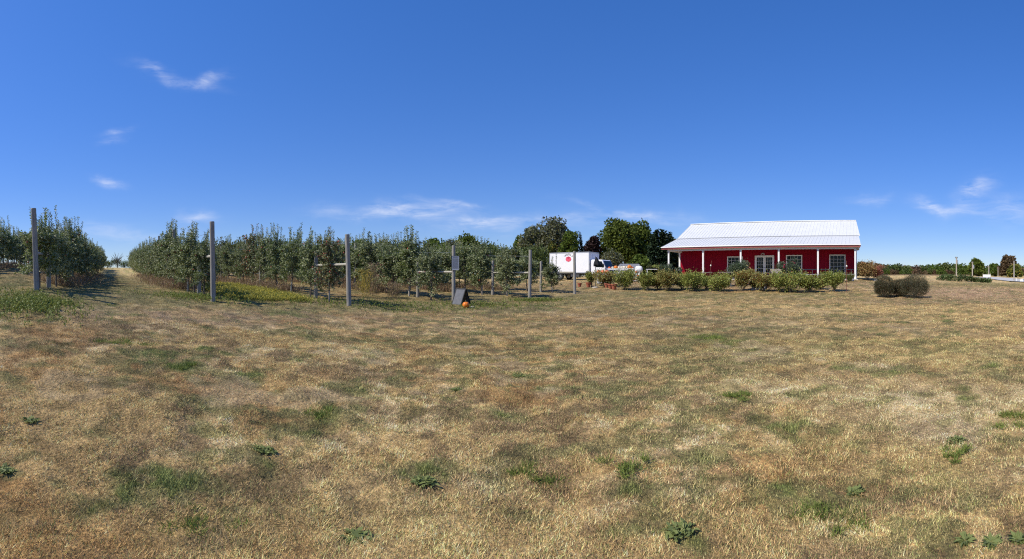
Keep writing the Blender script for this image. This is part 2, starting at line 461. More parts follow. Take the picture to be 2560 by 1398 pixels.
def height(x, y):
    x = np.asarray(x, float); y = np.asarray(y, float)
    d = np.maximum(np.hypot(x, y), 1.51)
    px = np.clip(1280 + F * np.arctan2(x, y), kpx[0], kpx[-1] - .01)
    i = np.clip(np.searchsorted(kpx, px, side='right') - 1, 0, len(kpx) - 2)
    a = (px - kpx[i]) / (kpx[i + 1] - kpx[i]); a = a * a * (3 - 2 * a)
    l = (np.log(d) - LD[0]) / (LD[1] - LD[0]); j = np.clip(l.astype(int), 0, len(LD) - 2); b = np.clip(l - j, 0, 1)
    z = (TAB[i, j] * (1 - b) + TAB[i, j + 1] * b) * (1 - a) + (TAB[i + 1, j] * (1 - b) + TAB[i + 1, j + 1] * b) * a
    back = np.clip((np.abs(np.arctan2(x, y)) - 1.5) / 1.2, 0, 1)
    return z * (1 - back * .7)
def G(px, d):
    th = (px - 1280) / F
    x, y = d * math.sin(th), d * math.cos(th)
    return Vector((x, y, float(height(x, y))))
def Z(py, d): return EYE + (HZ - py) / F * d
def hit(px, py):
    th = (px - 1280) / F
    d = np.exp(np.linspace(math.log(2), math.log(400), 3000))
    z = height(d * math.sin(th), d * math.cos(th))
    ys = HZ + (EYE - z) / d * F
    k = np.argmax(ys <= py)
    return G(px, float(d[k]))

# value noise
class VN:
    def __init__(s, seed): s.g = np.random.default_rng(seed).random((256, 256))
    def __call__(s, x, y):
        xi = np.floor(x).astype(int); yi = np.floor(y).astype(int)
        fx = x - xi; fy = y - yi; fx = fx * fx * (3 - 2 * fx); fy = fy * fy * (3 - 2 * fy)
        g = lambda a, b: s.g[a & 255, b & 255]
        return (g(xi, yi) * (1 - fx) + g(xi + 1, yi) * fx) * (1 - fy) + (g(xi, yi + 1) * (1 - fx) + g(xi + 1, yi + 1) * fx) * fy
def fbm(seed, x, y, sc, oc=4):
    t, a, w = 0, 1.0, 0
    for o in range(oc):
        t = t + a * VN(seed + o)(x / sc + 17.3 * o, y / sc - 9.1 * o); w += a; a *= .55; sc /= 2.1
    return t / w
def ss(a, b, x): t = np.clip((x - a) / (b - a), 0, 1); return t * t * (3 - 2 * t)

STRAW = np.array((.60, .42, .19)); PALE = np.array((.74, .555, .30)); BROWN = np.array((.33, .235, .12))
GREEN = np.array((.27, .25, .10)); DEEP = np.array((.15, .20, .05)); GOLD = np.array((.76, .52, .22)); RUST = np.array((.46, .25, .09)); SOIL = np.array((.64, .47, .26))
BL = [  # px, y, rx, ry, colour, strength   (patches that grow in those places of the lawn)
    (300, 715, 150, 55, GREEN, .75), (60, 765, 100, 32, DEEP, .85), (10, 720, 80, 40, GREEN, .8), (640, 735, 120, 22, np.array((.30, .30, .06)), .85), (200, 745, 120, 18, GREEN, .6),
    (450, 745, 120, 25, GREEN, .6), (1000, 762, 260, 18, GREEN, .65), (800, 765, 200, 15, GREEN, .5), (1300, 762, 280, 20, GREEN, .6), (1250, 725, 350, 18, BROWN, .5), (1350, 735, 200, 6, PALE, .5),
    (1750, 741, 480, 9, GREEN, .55), (1900, 862, 330, 65, GREEN, .42), (1770, 841, 60, 10, DEEP, .5), (1500, 790, 320, 25, BROWN, .35),
    (2150, 768, 330, 14, GOLD, 1.3), (2480, 790, 180, 35, GOLD, .9), (2420, 735, 170, 18, np.array((.66, .43, .25)), 1.2), (2420, 712, 220, 5, GREEN, .7), (2300, 755, 300, 8, BROWN, .5),
    (2450, 905, 200, 45, GREEN, .45), (2380, 855, 230, 20, GOLD, .4), (100, 1320, 260, 110, RUST, .75), (1500, 1240, 160, 70, RUST, .3), (2050, 1160, 140, 80, RUST, .35), (2250, 1080, 330, 120, GOLD, .45),
    (500, 795, 380, 18, np.array((.50, .35, .235)), .55), (450, 918, 40, 12, DEEP, .9), (1290, 945, 40, 12, DEEP, .5), (2180, 920, 90, 10, SOIL, 1.6), (2490, 1345, 60, 18, SOIL, 1.0), (2350, 1000, 260, 60, PALE, .7),
    (2360, 1070, 90, 24, SOIL, 1.6), (700, 1300, 500, 90, GREEN, .28), (1150, 1250, 350, 60, BROWN, .25), (350, 690, 40, 12, SOIL, .6), (430, 712, 60, 8, SOIL, .6), (1900, 712, 300, 9, np.array((.60, .40, .24)), .9), (1880, 975, 200, 30, PALE, .3), (1200, 850, 400, 20, GREEN, .22)]
def tone(x, y, z=None):
    if z is None: z = height(x, y)
    d = np.maximum(np.hypot(x, y), 1.5)
    px = 1280 + F * np.arctan2(x, y); ys = HZ + (EYE - z) / d * F
    n1 = fbm(3, x, y, 4.5); n2 = fbm(20, x, y, 1.1); n3 = fbm(40, x, y, .28, 3); n4 = fbm(60, x, y, 1.3); n5 = fbm(80, x, y, .5, 3)
    n6 = fbm(160, x, y, .12, 2); n8 = fbm(220, x, y, .33, 3)
    c = STRAW[None] * np.ones((len(x), 1))
    def mix(c, k, w): w = np.clip(w, 0, 1)[:, None]; return c * (1 - w) + k[None] * w
    c = mix(c, PALE, ss(.46, .62, n2) * ss(.40, .55, fbm(340, x, y, .3, 3)) * .95)
    c = mix(c, GOLD, ss(.5, .8, n1) * .5 * ss(1200, 2300, px))
    c = mix(c, BROWN, ss(.40, .54, n4) * ss(.44, .54, n8) * .9)
    c = mix(c, RUST, ss(.56, .74, fbm(100, x, y, 1.4)) * .5)
    c = c * np.array((1.14, 1.10, 1.06))
    c = mix(c, GREEN, ss(.46, .60, fbm(120, x, y, 2.2)) * ss(.47, .57, fbm(330, x, y, .22, 3)) * .75)
    for (bx, by, rx, ry, k, s) in BL:
        g = np.exp(-(((px - bx) / rx) ** 2 + ((ys - by) / ry) ** 2) * .9)
        c = mix(c, k, np.clip(g * s * (.35 + 1.3 * n2) * (.3 + 1.4 * n8), 0, 1))
    c = mix(c, GREEN, ss(.58, .66, n5) * .6)
    c = mix(c, DEEP, ss(.64, .78, n5) * ss(.42, .65, fbm(140, x, y, 1.2)) * ss(.3, .6, n6) * .7)
    c = mix(c, GREEN * .9, ss(120, 200, d) * .5)
    c = mix(c, SOIL, ss(.60, .70, fbm(300, x, y, 1.5)) * ss(.35, .55, n8) * ss(.2, .7, fbm(310, x, y, 9.0) + .25 * ss(1400, 2300, px)) * .55)
    c = c * (.50 + 1.0 * n3)[:, None] * (.72 + .56 * n6)[:, None]
    return c

# ground sheet: fine in front of the camera, coarse behind, out to the horizon
def ground():
    front = np.linspace(-1.3, 1.3, 620); rest = np.linspace(1.3, 2 * math.pi - 1.3, 61)[1:-1]
    th = np.concatenate([front, rest])
    dd = np.concatenate([[.02, .6, 1.2], np.exp(np.linspace(math.log(1.8), math.log(60), 420)), np.exp(np.linspace(math.log(62), math.log(3000), 60))])
    T, D = np.meshgrid(th, dd)
    x = (D * np.sin(T)).ravel(); y = (D * np.cos(T)).ravel(); z = height(x, y)
    dv = D.ravel()
    z2 = z + ((fbm(200, x, y, .45, 3) - .5) * .11 + (fbm(210, x, y, 2.3, 2) - .5) * .10) * np.clip((dv - 1) / 3, 0, 1) * (dv < 120)
    nT, nD = len(th), len(dd)
    i = np.arange(nD - 1)[:, None] * nT; j = np.arange(nT)[None]; j2 = (j + 1) % nT
    f = np.stack([(i + j), (i + j2), (i + nT + j2), (i + nT + j)], -1).reshape(-1, 4)[:, ::-1]
    cg = tone(x, y, z) * (.50 + .50 * ss(34, 62, dv))[:, None]     # shade among the blades painted into the thatch colour, full turf colour beyond them
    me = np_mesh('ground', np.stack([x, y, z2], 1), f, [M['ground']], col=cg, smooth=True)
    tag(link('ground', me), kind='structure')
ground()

# dry matted lawn: single blades, dense close by, thinning away
def blades(name, n, d0, d1, L, Wd, lean, pw, seed, dark=1.0):
    r = np.random.default_rng(seed)
    th = r.uniform(-1.62, 1.62, n) if d0 < 5 else r.uniform(-1.35, 1.35, n)
    u = r.random(n); e = 2 - pw
    d = (d0 ** e + u * (d1 ** e - d0 ** e)) ** (1 / e)
    x = d * np.sin(th); y = d * np.cos(th)
    keep = (np.abs((px_ := 1280 + F * th) - 1280) < 1400)
    z = height(x, y) + (fbm(200, x, y, .45, 3) - .5) * .11 * np.clip((d - 1) / 3, 0, 1) + (fbm(210, x, y, 2.3, 2) - .5) * .10 * np.clip((d - 1) / 3, 0, 1)
    c = tone(x, y)
    grn = c[:, 1] / (c[:, 0] + 1e-4)
    ln = L[0] + (L[1] - L[0]) * r.random(n) ** 1.6
    bare = ss(.60, .70, fbm(300, x, y, 1.5)) * ss(.35, .55, fbm(220, x, y, .33, 3))
    ln = ln * (1 - .6 * bare)
    clump = ss(.25, .8, fbm(260, x, y, .20, 3))
    ln = ln * (.4 + 1.2 * clump)
    wd = (Wd + d * .00042) * r.uniform(.6, 1.4, n)
    a = r.uniform(0, 2 * math.pi, n); le = np.radians(r.uniform(lean[0], lean[1], n)) + (grn > .88) * .4
    dx = np.cos(a) * np.cos(le); dy = np.sin(a) * np.cos(le); dz = np.sin(le)
    sx_, sy_ = -np.sin(a), np.cos(a)
    base = np.stack([x, y, z + .0], 1)
    dr = np.stack([dx, dy, dz], 1); sd_ = np.stack([sx_, sy_, r.uniform(-.5, .5, n)], 1)
    b0 = base - sd_ * (wd / 2)[:, None] - np.array((0, 0, .004)); b1 = base + sd_ * (wd / 2)[:, None] - np.array((0, 0, .004))
    tip = base + dr * ln[:, None] + np.array((0, 0, .006))
    v = np.stack([b0, b1, tip], 1).reshape(-1, 3)
    k = r.random(n)[:, None]
    var = ((.40 + 1.6 * r.random(n) ** 1.4) if d0 < 5 else r.uniform(.55, 1.4, n))[:, None]
    c = c * var
    c = np.where(k < .10, c * np.array((1.25, 1.3, 1.45)), c)
    c = np.where(k > .90, c * np.array((.42, .62, .36)), c)
    kg = (r.random(n) < .17)[:, None]
    c = np.where(kg, np.array((.20, .235, .08)) * var, c)
    c = np.clip(c, 0.01, .85)
    me = np_mesh(name, v, np.arange(3 * n).reshape(-1, 3), [M['blade']], col=np.repeat(c, 3, 0))
    return link(name, me)
tag(blades('dry_grass', 1250000, .9, 10.0, (.010, .040), .0026, (0, 50), 1.15, 1), 'dry matted straw coloured lawn grass', 'grass', kind='stuff')
tag(blades('far_grass', 620000, 9.5, 46.0, (.02, .07), .0034, (4, 50), 1.25, 2), 'short dry lawn grass further off towards the trees and shrubs', 'grass', kind='stuff')

# ------------------------------------------------------------------ foliage builders
def leaves(base, dr, up, L, Wd):
    """quads: base, side, tip, side"""
    n = len(base)
    dr = dr / np.linalg.norm(dr, axis=1, keepdims=True)
    s = np.cross(dr, up); s = s / (np.linalg.norm(s, axis=1, keepdims=True) + 1e-6)
    nn = np.cross(s, dr)
    L = np.asarray(L).reshape(-1, 1); Wd = np.asarray(Wd).reshape(-1, 1)
    m = base + dr * L * .5 + nn * L * .06
    v = np.stack([base, m - s * Wd / 2, base + dr * L - nn * L * .08, m + s * Wd / 2], 1).reshape(-1, 3)
    return v, np.arange(4 * n).reshape(-1, 4)

def apple_tree_data(seed, rust=False, H=2.45, fruit=7, shoots=11, slim=1.0):
    r = np.random.default_rng(seed)
    wood = MB()
    bend = [Vector((r.normal(0, .03), r.normal(0, .03), H * t)) for t in (0, .3, .6, 1)]
    bend[0] = Vector((0, 0, -.1))
    wood.tube(bend, [.045, .036, .026, .008], 7)
    B, Dr = [], []
    fr = []
    nb = 42
    for i in range(nb):
        h = .58 + (H - .80) * (i / nb) ** .9 + r.normal(0, .05)
        a = i * 2.4 + r.normal(0, .4)
        ln = (1.02 - .36 * (h / H)) * r.uniform(.6, 1.15) * slim
        el_ = math.radians(r.uniform(5, 50))
        d = np.array((math.cos(a) * math.cos(el_), math.sin(a) * math.cos(el_), math.sin(el_)))
        p0 = np.array((0, 0, h))
        sag = np.array((0, 0, -.40 * ln if (r.random() < .5 or h < 1.1) else .1 * ln))
        p1 = p0 + d * ln * .5; p2 = p0 + d * ln + sag
        wood.tube([p0, p1, p2], [.014, .009, .004], 4, cap=False)
        for k in range(7):
            t = r.uniform(.15, 1.0) ** .8
            q = (1 - t) ** 2 * p0 + 2 * t * (1 - t) * p1 + t * t * p2
            td = d * .5 + r.normal(0, .7, 3); td[2] += .25; td /= np.linalg.norm(td)
            tl = r.uniform(.16, .40)
            m = 16
            tt = r.random(m)
            pts = q + td * (tt * tl)[:, None] + r.normal(0, .03, (m, 3))
            B.append(pts); Dr.append(td * .5 + r.normal(0, .65, (m, 3)) + np.array((0, 0, -.05)))
        if fruit and r.random() < fruit / nb:
            for _ in range(2 if rust else 1):
                t = r.uniform(.4, .95); fr.append(p0 + d * ln * t + r.normal(0, .05, 3) + np.array((0, 0, -.06)))
    for i in range(shoots):
        a = r.uniform(0, 6.28); rr = r.uniform(0, .42) * slim
        p0 = np.array((rr * math.cos(a), rr * math.sin(a), H * r.uniform(.78, .98)))
        tl = r.uniform(.35, 1.15) * (1.0 if i else 1.2)
        d = np.array((r.normal(0, .10), r.normal(0, .10), 1)); d /= np.linalg.norm(d)
        wood.tube([p0 - np.array((0, 0, .25)), p0 + d * tl], [.008, .003], 4, cap=False)
        m = int(16 + tl * 26)
        tt = np.linspace(-.15, 1, m)
        ang = np.arange(m) * 2.4
        pts = p0 + d * (tt * tl)[:, None]
        dd = np.stack([np.cos(ang), np.sin(ang), np.full(m, .75)], 1) + r.normal(0, .15, (m, 3))
        B.append(pts); Dr.append(dd)
    B = np.concatenate(B); Dr = np.concatenate(Dr)
    n = len(B)
    up = np.tile((0, 0, 1.0), (n, 1)) + r.normal(0, .55, (n, 3))
    v, f = leaves(B, Dr, up, r.uniform(.07, .125, n), r.uniform(.042, .065, n))
    mi = np.zeros(len(f), int)
    # fruit as small faceted balls
    if fr:
        bv, bf = [], []
        b0 = len(v)
        for c in fr:
            R_ = r.uniform(.034, .044); st = len(bv) + b0
            for a, b in ((-.8, .6), (0, 1), (.8, .6)):
                for k in range(6): bv.append(c + R_ * np.array((b * math.cos(k * 1.047), b * math.sin(k * 1.047), a)))
            for i2 in range(2):
                for k in range(6): bf.append((st + i2 * 6 + k, st + i2 * 6 + (k + 1) % 6, st + i2 * 6 + 6 + (k + 1) % 6, st + i2 * 6 + 6 + k))
            for o_ in (0, 12): bf.append((st + o_, st + o_ + 1, st + o_ + 2, st + o_ + 3)); bf.append((st + o_, st + o_ + 3, st + o_ + 4, st + o_ + 5))
        v = np.concatenate([v, np.array(bv)]); f = np.concatenate([f, np.array(bf)]); mi = np.concatenate([mi, np.ones(len(bf), int)])
    crown = np_mesh('crown', v, f, [M['apple_leaf_rust'] if rust else M['apple_leaf'], M['fruit']], mi)
    return crown, wood

def mesh_of(mb, name, mats):
    me = bpy.data.meshes.new(name)
    me.from_pydata([tuple(q) for q in mb.v], [], mb.f)
    for m in (mats if isinstance(mats, (list, tuple)) else [mats]): me.materials.append(m)
    me.polygons.foreach_set('material_index', mb.m); me.update()
    return me

AV = []
for s_, kw in ((101, {}), (102, dict(shoots=14)), (103, dict(H=2.3, fruit=10)), (104, dict(rust=True, H=2.6, fruit=24, shoots=12)), (105, dict(H=2.55, slim=.8, shoots=13)), (106, dict(H=2.2, slim=.85, shoots=8)), (107, dict(H=2.4, fruit=12, slim=1.1))):
    cr_, wd_ = apple_tree_data(s_, **kw)
    AV.append((cr_, mesh_of(wd_, 'trunk', M['bark'])))
gb = MB(); gb.tube([(0, 0, -.06), (0, 0, .48)], [.040, .036], 8)
GUARD = mesh_of(gb, 'trunk_guard', M['guard'])

# orchard rows ------------------------------------------------------
ENDP = [(-15.9, 1.6), (-12.6, 6.6), (-9.5, 11.6), (-6.1, 15.5), (-2.8, 20.8), (1.0, 24.3), (3.95, 27.4)]
RD = Vector((-.785, .62, 0)).normalized()
ROWN = ['the row at the left picture edge', 'the row left of the grassy lane', 'the row right of the grassy lane', 'the row behind the third tall post', 'the row of the paper sign post',
        'the row right of the chalkboard', 'the last row before the truck']
ORD = ['first', 'second', 'third', 'fourth', 'fifth', 'sixth', 'seventh', 'eighth', 'ninth', 'tenth', 'eleventh', 'twelfth', 'thirteenth', 'fourteenth', 'fifteenth', 'sixteenth']
def apple_tree(x, y, var, rz, s, label, guard, tilt=(0, 0), wide=1.1):
    z = float(height(x, y))
    o = empty('apple_tree', (x, y, z), rz)
    o.rotation_euler = (tilt[0], tilt[1], rz)
    w_ = wide
    o.scale = (s * w_, s * w_, s)
    tag(o, label, 'apple tree', 'trellised apple trees in rows')
    link('crown', AV[var][0], o); link('trunk', AV[var][1], o)
    if guard: link('trunk_guard', GUARD, o)
    return o
NR = [34, 40, 44, 28, 28, 26, 16]
SPC = [1.75, 1.7, 1.7, 2.0, 1.85, 1.8, 2.1]
rr = random.Random(5)
for k, (ex, ey) in enumerate(ENDP):
    for i in range(NR[k]):
        t = (1.5 if k != 6 else 1.6) + i * SPC[k] + rr.uniform(-.2, .2)
        if k == 0 and t < 8: continue
        x = ex + RD.x * t + rr.uniform(-.12, .12); y = ey + RD.y * t + rr.uniform(-.12, .12)
        var = (0, 1, 2, 4, 5, 6, 1, 4)[rr.randrange(8)]
        s = rr.uniform(.98, 1.16)
        if i > 5: s *= 1.05
        if k == 6 and i < 4: s *= (.70, .84, .92, .95)[i]; var = (5, 2, 0, 1)[i]
        if k == 2 and i == 0: s = .88
        if k == 3 and i == 0: var, s = 3, 1.0
        if k == 3 and i == 5: var, s = 3, 1.15
        if k == 5 and i in (0,): s = .92
        if k == 4 and i == 0: s, var = .86, 6
        if k == 1 and i == 0: s, var = .96, 2
        if k == 1 and 0 < i < 4: s *= .94
        if k == 2 and i < 5: s *= .86
        n = i if k else i - 4
        lab = (f'{ORD[n]} apple tree back in {ROWN[k]}' if n < len(ORD) and k else None)
        if k == 0:
            lab = 'apple tree merging into the dark foliage of the row at the left picture edge'
        elif lab is None:
            lab = f'apple tree in the far merged stretch of {ROWN[k]}'
        if k == 3 and i == 5: lab = 'tall apple tree with rust red leaves at its top between the second and third posts'
        if k == 3 and i == 0: lab = 'apple tree with rusty brown leaves right behind the third tall post'
        if k == 6 and i == 0: lab = 'small thin apple tree with white trunk guard in front of the white truck'
        if k <= 3: s *= .94
        if k == 3 and i == 5: s *= 1.08
        apple_tree(x, y, var, rr.uniform(0, 6.28), s, lab, rr.random() < .6 and i < 12, (rr.uniform(-.05, .05), rr.uniform(-.05, .05)), (1.1, 1.12, 1.08, .92, 1.2, 1.22, 1.22)[k])

# wooden end braces: two posts and a rail
def post_tube(mb, base, top, r):
    b, t = Vector(base), Vector(top)
    mb.tube([b - Vector((0, 0, .15)), b.lerp(t, .5), t - (t - b).normalized() * .012, t], [r * 1.06, r, r * .96, r * .88], 14)
SPEC = [  # end index, px, base y, top px, top y, inner distance, rail y, label
    (1, 92, 728, 84, 521, 2.5, 632, 'tall grey end post leaning left with a short brace rail, leftmost in the orchard'),
    (2, 533, 750, 530, 554, 2.6, 640, 'tall grey end post at the right side of the grassy lane'),
    (3, 873, 765, 868, 586, 2.9, 661, 'weathered end post with pale rail half hidden by a rusty leaved tree'),
    (4, 1134, 755, 1134, 614, 2.7, 680, 'grey end post that carries the paper sign, with pale rail behind'),
    (5, 1324, 747, 1326, 625, 2.7, 682, 'bare pale end post standing between the chalkboard and the truck'),
    (6, 1437, 735, 1436, 628, 2.6, 681, 'end post in front of the side of the white box truck')]
PP = {}
for (k, px, by, tx, ty, inn, ry, lab) in SPEC:
    ex, ey = ENDP[k]
    d = math.hypot(ex, ey)
    b = G(px, d)
    th = (tx - 1280) / F
    top = Vector((d * math.sin(th), d * math.cos(th), Z(ty, d)))
    root = empty('end_brace', b)
    tag(root, lab, 'trellis post', 'orchard row end braces')
    PP[k] = (b, top)
    mb = MB(); post_tube(mb, (0, 0, 0), top - b, .088); mb.build('post', M['post'], root, smooth=False)
    ip = Vector((b.x + RD.x * inn, b.y + RD.y * inn, 0)); ip.z = float(height(ip.x, ip.y))
    hh = min(2.05, (top - b).z - .5)
    mb = MB(); post_tube(mb, ip - b, ip - b + Vector((.02, .01, hh)), .082); mb.build('post', M['post'], root)
    rz_ = Z(ry, d - .0) if k != 6 else Z(ry, d)
    a0 = Vector((0, 0, rz_ - b.z)) + (top - b) * 0 + Vector(((top - b).x * .5, (top - b).y * .5, 0)); a0 += RD * .09
    a1 = ip - b - RD * .085; a1.z = a0.z + .02
    mb = MB(); mb.tube([a0, a1], [.05, .045], 12); mb.build('rail', M['rail'], root)
# single line posts in the rows
for (k, t, ty, lab) in ((2, 9.8, 574, 'grey line post rising out of the foliage just left of the second tall post'), (2, 18.4, 590, 'line post top showing above the trees nearer the lane end'),
                        (3, 10.2, 600, 'line post rising among trees between the second and third tall posts'), (4, 9.0, 0, 'line post inside the row behind the third tall post'), (4, 17, 0, 'line post further back in the row that ends at the paper sign'),
                        (1, 10.5, 0, 'line post hidden among leaves of the row left of the lane'), (5, 10, 0, 'line post among the trees behind the chalkboard'), (3, 20, 0, 'line post far back in the row behind the third tall post')):
    ex, ey = ENDP[k]; x, y = ex + RD.x * t, ey + RD.y * t; z = float(height(x, y)); d = math.hypot(x, y)
    h = min(3.5, Z(ty, d) - z) if ty else 2.9
    o = empty('line_post', (x, y, z)); tag(o, lab, 'trellis post', 'line posts inside the orchard rows')
    mb = MB(); post_tube(mb, (0, 0, 0), (.03, 0, h), .075); mb.build('post', M['post'], o)
for k in range(1, 6):
    b, top = PP[k]
    n = 8; mbw = MB()
    hgt = top.z - b.z - .35
    for hz_ in (hgt,):
        pts = []
        for i in range(14):
            t = i * 2.6; x, y = b.x + RD.x * t, b.y + RD.y * t
            pts.append((x + (top.x - b.x) * (1 if i == 0 else .3), y, float(height(x, y)) + hz_ + (.0 if i else 0)))
        mbw.tube(pts, .006, 4)
    o = mbw.build('trellis_wire', M['wire'])
    tag(o, f'thin trellis wire strung above {ROWN[k]}', 'wire', 'trellis wires')

# weeds and dry stalks under the rows, goldenrod between rows
def stalks(name, n, gen, hr, m, label, cat, seed, wd=.02, leaf=5):
    r = np.random.default_rng(seed)
    x, y = gen(r, n); z = height(x, y)
    h = r.uniform(hr[0], hr[1], n) * (.5 + fbm(300 + seed, x, y, .8, 2))
    base = np.stack([x, y, z], 1)
    lean = r.normal(0, .22, (n, 3)); lean[:, 2] = 1
    d = np.hypot(x, y)
    V, Fc = leaves(base, lean, r.normal(0, 1, (n, 3)), h, wd * .6 + d * .0003)
    vs, fs = [V], [Fc]; off = len(V)
    for j in range(leaf):
        t = r.uniform(.25, 1, n)[:, None]
        p = base + lean * h[:, None] * t
        v2, f2 = leaves(p, r.normal(0, 1, (n, 3)) + np.array((0, 0, .3)), np.tile((0, 0, 1.), (n, 1)), r.uniform(.04, .10, n), np.full(n, wd * 1.5))
        vs.append(v2); fs.append(f2 + off); off += len(v2)
    me = np_mesh(name, np.concatenate(vs), np.concatenate(fs), [m])
    return tag(link(name, me), label, cat, kind='stuff')
def row_gen(spread, ks=(0, 1, 2, 3, 4, 5, 6), tmax=34):
    def g(r, n):
        k = r.choice(ks, n); t = r.uniform(.3, 1, n) ** 1.5 * tmax
        e = np.array(ENDP)[k]; off = r.normal(0, spread, n)
        return e[:, 0] + RD.x * t + RD.y * off, e[:, 1] + RD.y * t - RD.x * off
    return g
stalks('dry_stalks', 30000, row_gen(.55), (.10, .58), M['drygrass'], 'reddish brown dried stalks growing under the apple rows', 'weeds', 3)
def gold_gen(r, n):
    t = r.uniform(.8, 13, n); s = r.uniform(.18, .80, n)
    a = np.array(ENDP[2]); b = np.array(ENDP[3]); p = a[None] * (1 - s[:, None]) + b[None] * s[:, None]
    return p[:, 0] + RD.x * t, p[:, 1] + RD.y * t
stalks('goldenrod', 8000, gold_gen, (.06, .22), M['goldenrod'], 'low yellow green flowering weeds between the second and third posts', 'wildflowers', 5)
def green_gen(r, n):
    k = r.integers(0, 8, n)
    cs = np.array([[p.x, p.y] for p in (hit(60, 770), hit(20, 745), hit(110, 755), hit(500, 745), hit(690, 745), hit(950, 765), hit(1200, 765), hit(1340, 752))])
    sp_ = np.array([.8, 1.3, .5, 1.0, 1.2, 1.6, 1.2, .7])
    return cs[k, 0] + r.normal(0, 1, n) * sp_[k], cs[k, 1] + r.normal(0, 1, n) * sp_[k] * .7
stalks('green_weeds', 4200, green_gen, (.04, .14), M['weed'], 'low green weeds around the feet of the end posts', 'weeds', 6)

# ------------------------------------------------------------------ shrubs
def shrub_mesh(seed, R, H, n, L, base=.12, lumps=9, fine=False, flat=.0, stems=9, wild=0):
    r = np.random.default_rng(seed)
    cs = []
    for i in range(lumps):
        a = r.uniform(0, 6.28); q = r.uniform(.15, .7) ** .6
        cs.append((q * R * math.cos(a), q * R * math.sin(a), H * r.uniform(.38, .82), R * r.uniform(.28, .5)))
    cs = np.array(cs)
    cs[:2, :2] *= .2; cs[:2, 2] = H * (.45, .62)[0], H * .62; cs[:2, 3] = R * .55
    if fine:
        cs[:, 2] = H * r.uniform(.22, .62, lumps); cs[:2, 2] = H * .4; cs[:2, 3] = R * .75; cs[:, 3] *= .85
    k = r.integers(0, lumps, n)
    dv = r.normal(0, 1, (n, 3)); dv /= np.linalg.norm(dv, axis=1, keepdims=True)
    rad = cs[k, 3] * r.uniform(.25, 1.08, n) ** .6
    P = cs[k, :3] + dv * rad[:, None] * np.array((1, 1, .95))
    P[:, 2] = np.clip(P[:, 2], base * r.uniform(.6, 2, n), None)
    if wild:   # vase form: narrow foot, ragged spreading top
        k2 = np.clip(P[:, 2] / H, .12, 1.2)
        P[:, :2] *= (.35 + .85 * k2 ** .6)[:, None]
        P[:, 2] += .10 * H * np.sin(P[:, 0] * 9 + seed) * np.sin(P[:, 1] * 8 + 2 * seed)
    if fine:
        q_ = np.arange(n) % 2 == 0
        P[q_] = (dv * np.array((R, R, H * .50)) * (r.uniform(.35, 1.0, n) ** .35)[:, None] * (1 + .10 * np.sin(dv[:, 0] * 5 + seed) * np.sin(dv[:, 2] * 6))[:, None] + np.array((0, 0, H * .44)))[q_]
    # stray shoots
    m = n // (7 if wild else 12)
    sh = r.integers(0, n, m)
    P[sh] += dv[sh] * r.uniform(.05, .38 if wild else .22, m)[:, None] * np.array((1, 1, 1.2)) * R
    dr = dv + r.normal(0, .6, (n, 3)); dr[:, 2] += .3
    if fine: dr[:, 2] += .8
    v, f = leaves(P, dr, np.tile((0, 0, 1.), (n, 1)) + r.normal(0, .5, (n, 3)), r.uniform(.7, 1.3, n) * L, r.uniform(.7, 1.3, n) * L * (.3 if fine else .62))
    st = MB()
    for i in range(stems):
        a = r.uniform(0, 6.28); q = R * r.uniform(.2, .7)
        st.tube([(r.normal(0, .05), r.normal(0, .05), -.05), (q * .45 * math.cos(a), q * .45 * math.sin(a), H * .3), (q * math.cos(a), q * math.sin(a), H * r.uniform(.6, .85))], [.014, .010, .004], 5, cap=False)
    return v, f, st
def make_shrub(name, loc, v, f, st, m, label, cat, group=None, sc=1.0, rz=0.0, flowers=None):
    o = empty(name, loc, rz); o.scale = (sc, sc, sc)
    tag(o, label, cat, group)
    link('foliage', np_mesh('foliage', v, f, [m]), o)
    link('stem', mesh_of(st, 'stem', M['bark']), o)
    if flowers:
        fm, pts = flowers
        for p in pts:
            b = MB(); b.lathe([(.01, -.02), (.05, 0), (.06, .03), (.03, .05)], p, 7); b.build('flower', fm, o)
    return o
SH = [  # px, base y, width px, top y, material, label
    (1478, 718, 26, 680, 'rose_leaf', 'small leafy shrub just right of the last orchard post'),
    (1512, 719, 50, 672, 'rose_rust', 'yellowing shrub left of the three terracotta pots'),
    (1560, 724, 62, 674, 'rose_leaf', 'green shrub right behind the terracotta pots'),
    (1618, 726, 52, 675, 'rose_leaf', 'rounded green shrub in front of the white pumpkin stand end'),
    (1672, 727, 56, 680, 'rose_rust', 'reddish tinged shrub in front of the leftmost porch column'),
    (1705, 724, 40, 684, 'rose_leaf', 'low shrub below the sunlit strip of red wall'),
    (1736, 729, 66, 678, 'rose_leaf', 'broad shrub with red tips in front of the second porch column'),
    (1795, 729, 58, 681, 'rose_leaf', 'light green shrub left of the slatted garden table'),
    (1858, 727, 52, 678, 'rose_rust', 'thin shrub with pale slab showing through below it'),
    (1912, 729, 62, 675, 'rose_rust', 'sparse shrub in front of the glazed double door'),
    (1975, 731, 76, 680, 'rose_leaf', 'wide green shrub under the pink rose bush'),
    (2025, 731, 56, 683, 'rose_leaf', 'shrub with orange leaves between the middle and right windows'),
    (2085, 729, 56, 680, 'rose_leaf', 'last shrub of the border, left of the iron stake'),
    (1643, 724, 34, 690, 'rose_rust', 'low rusty shrub filling the gap left of the reddish border shrub'),
    (1765, 723, 34, 688, 'rose_leaf', 'low green filler shrub below the leaning garden stake'),
    (1886, 724, 30, 694, 'rose_rust', 'low sparse shrub at the left edge of the pale path'),
    (1946, 725, 34, 690, 'rose_leaf', 'low green shrub under the tilted slat table'),
    (2052, 724, 30, 694, 'rose_rust', 'low rusty shrub between the last two tall border shrubs')]
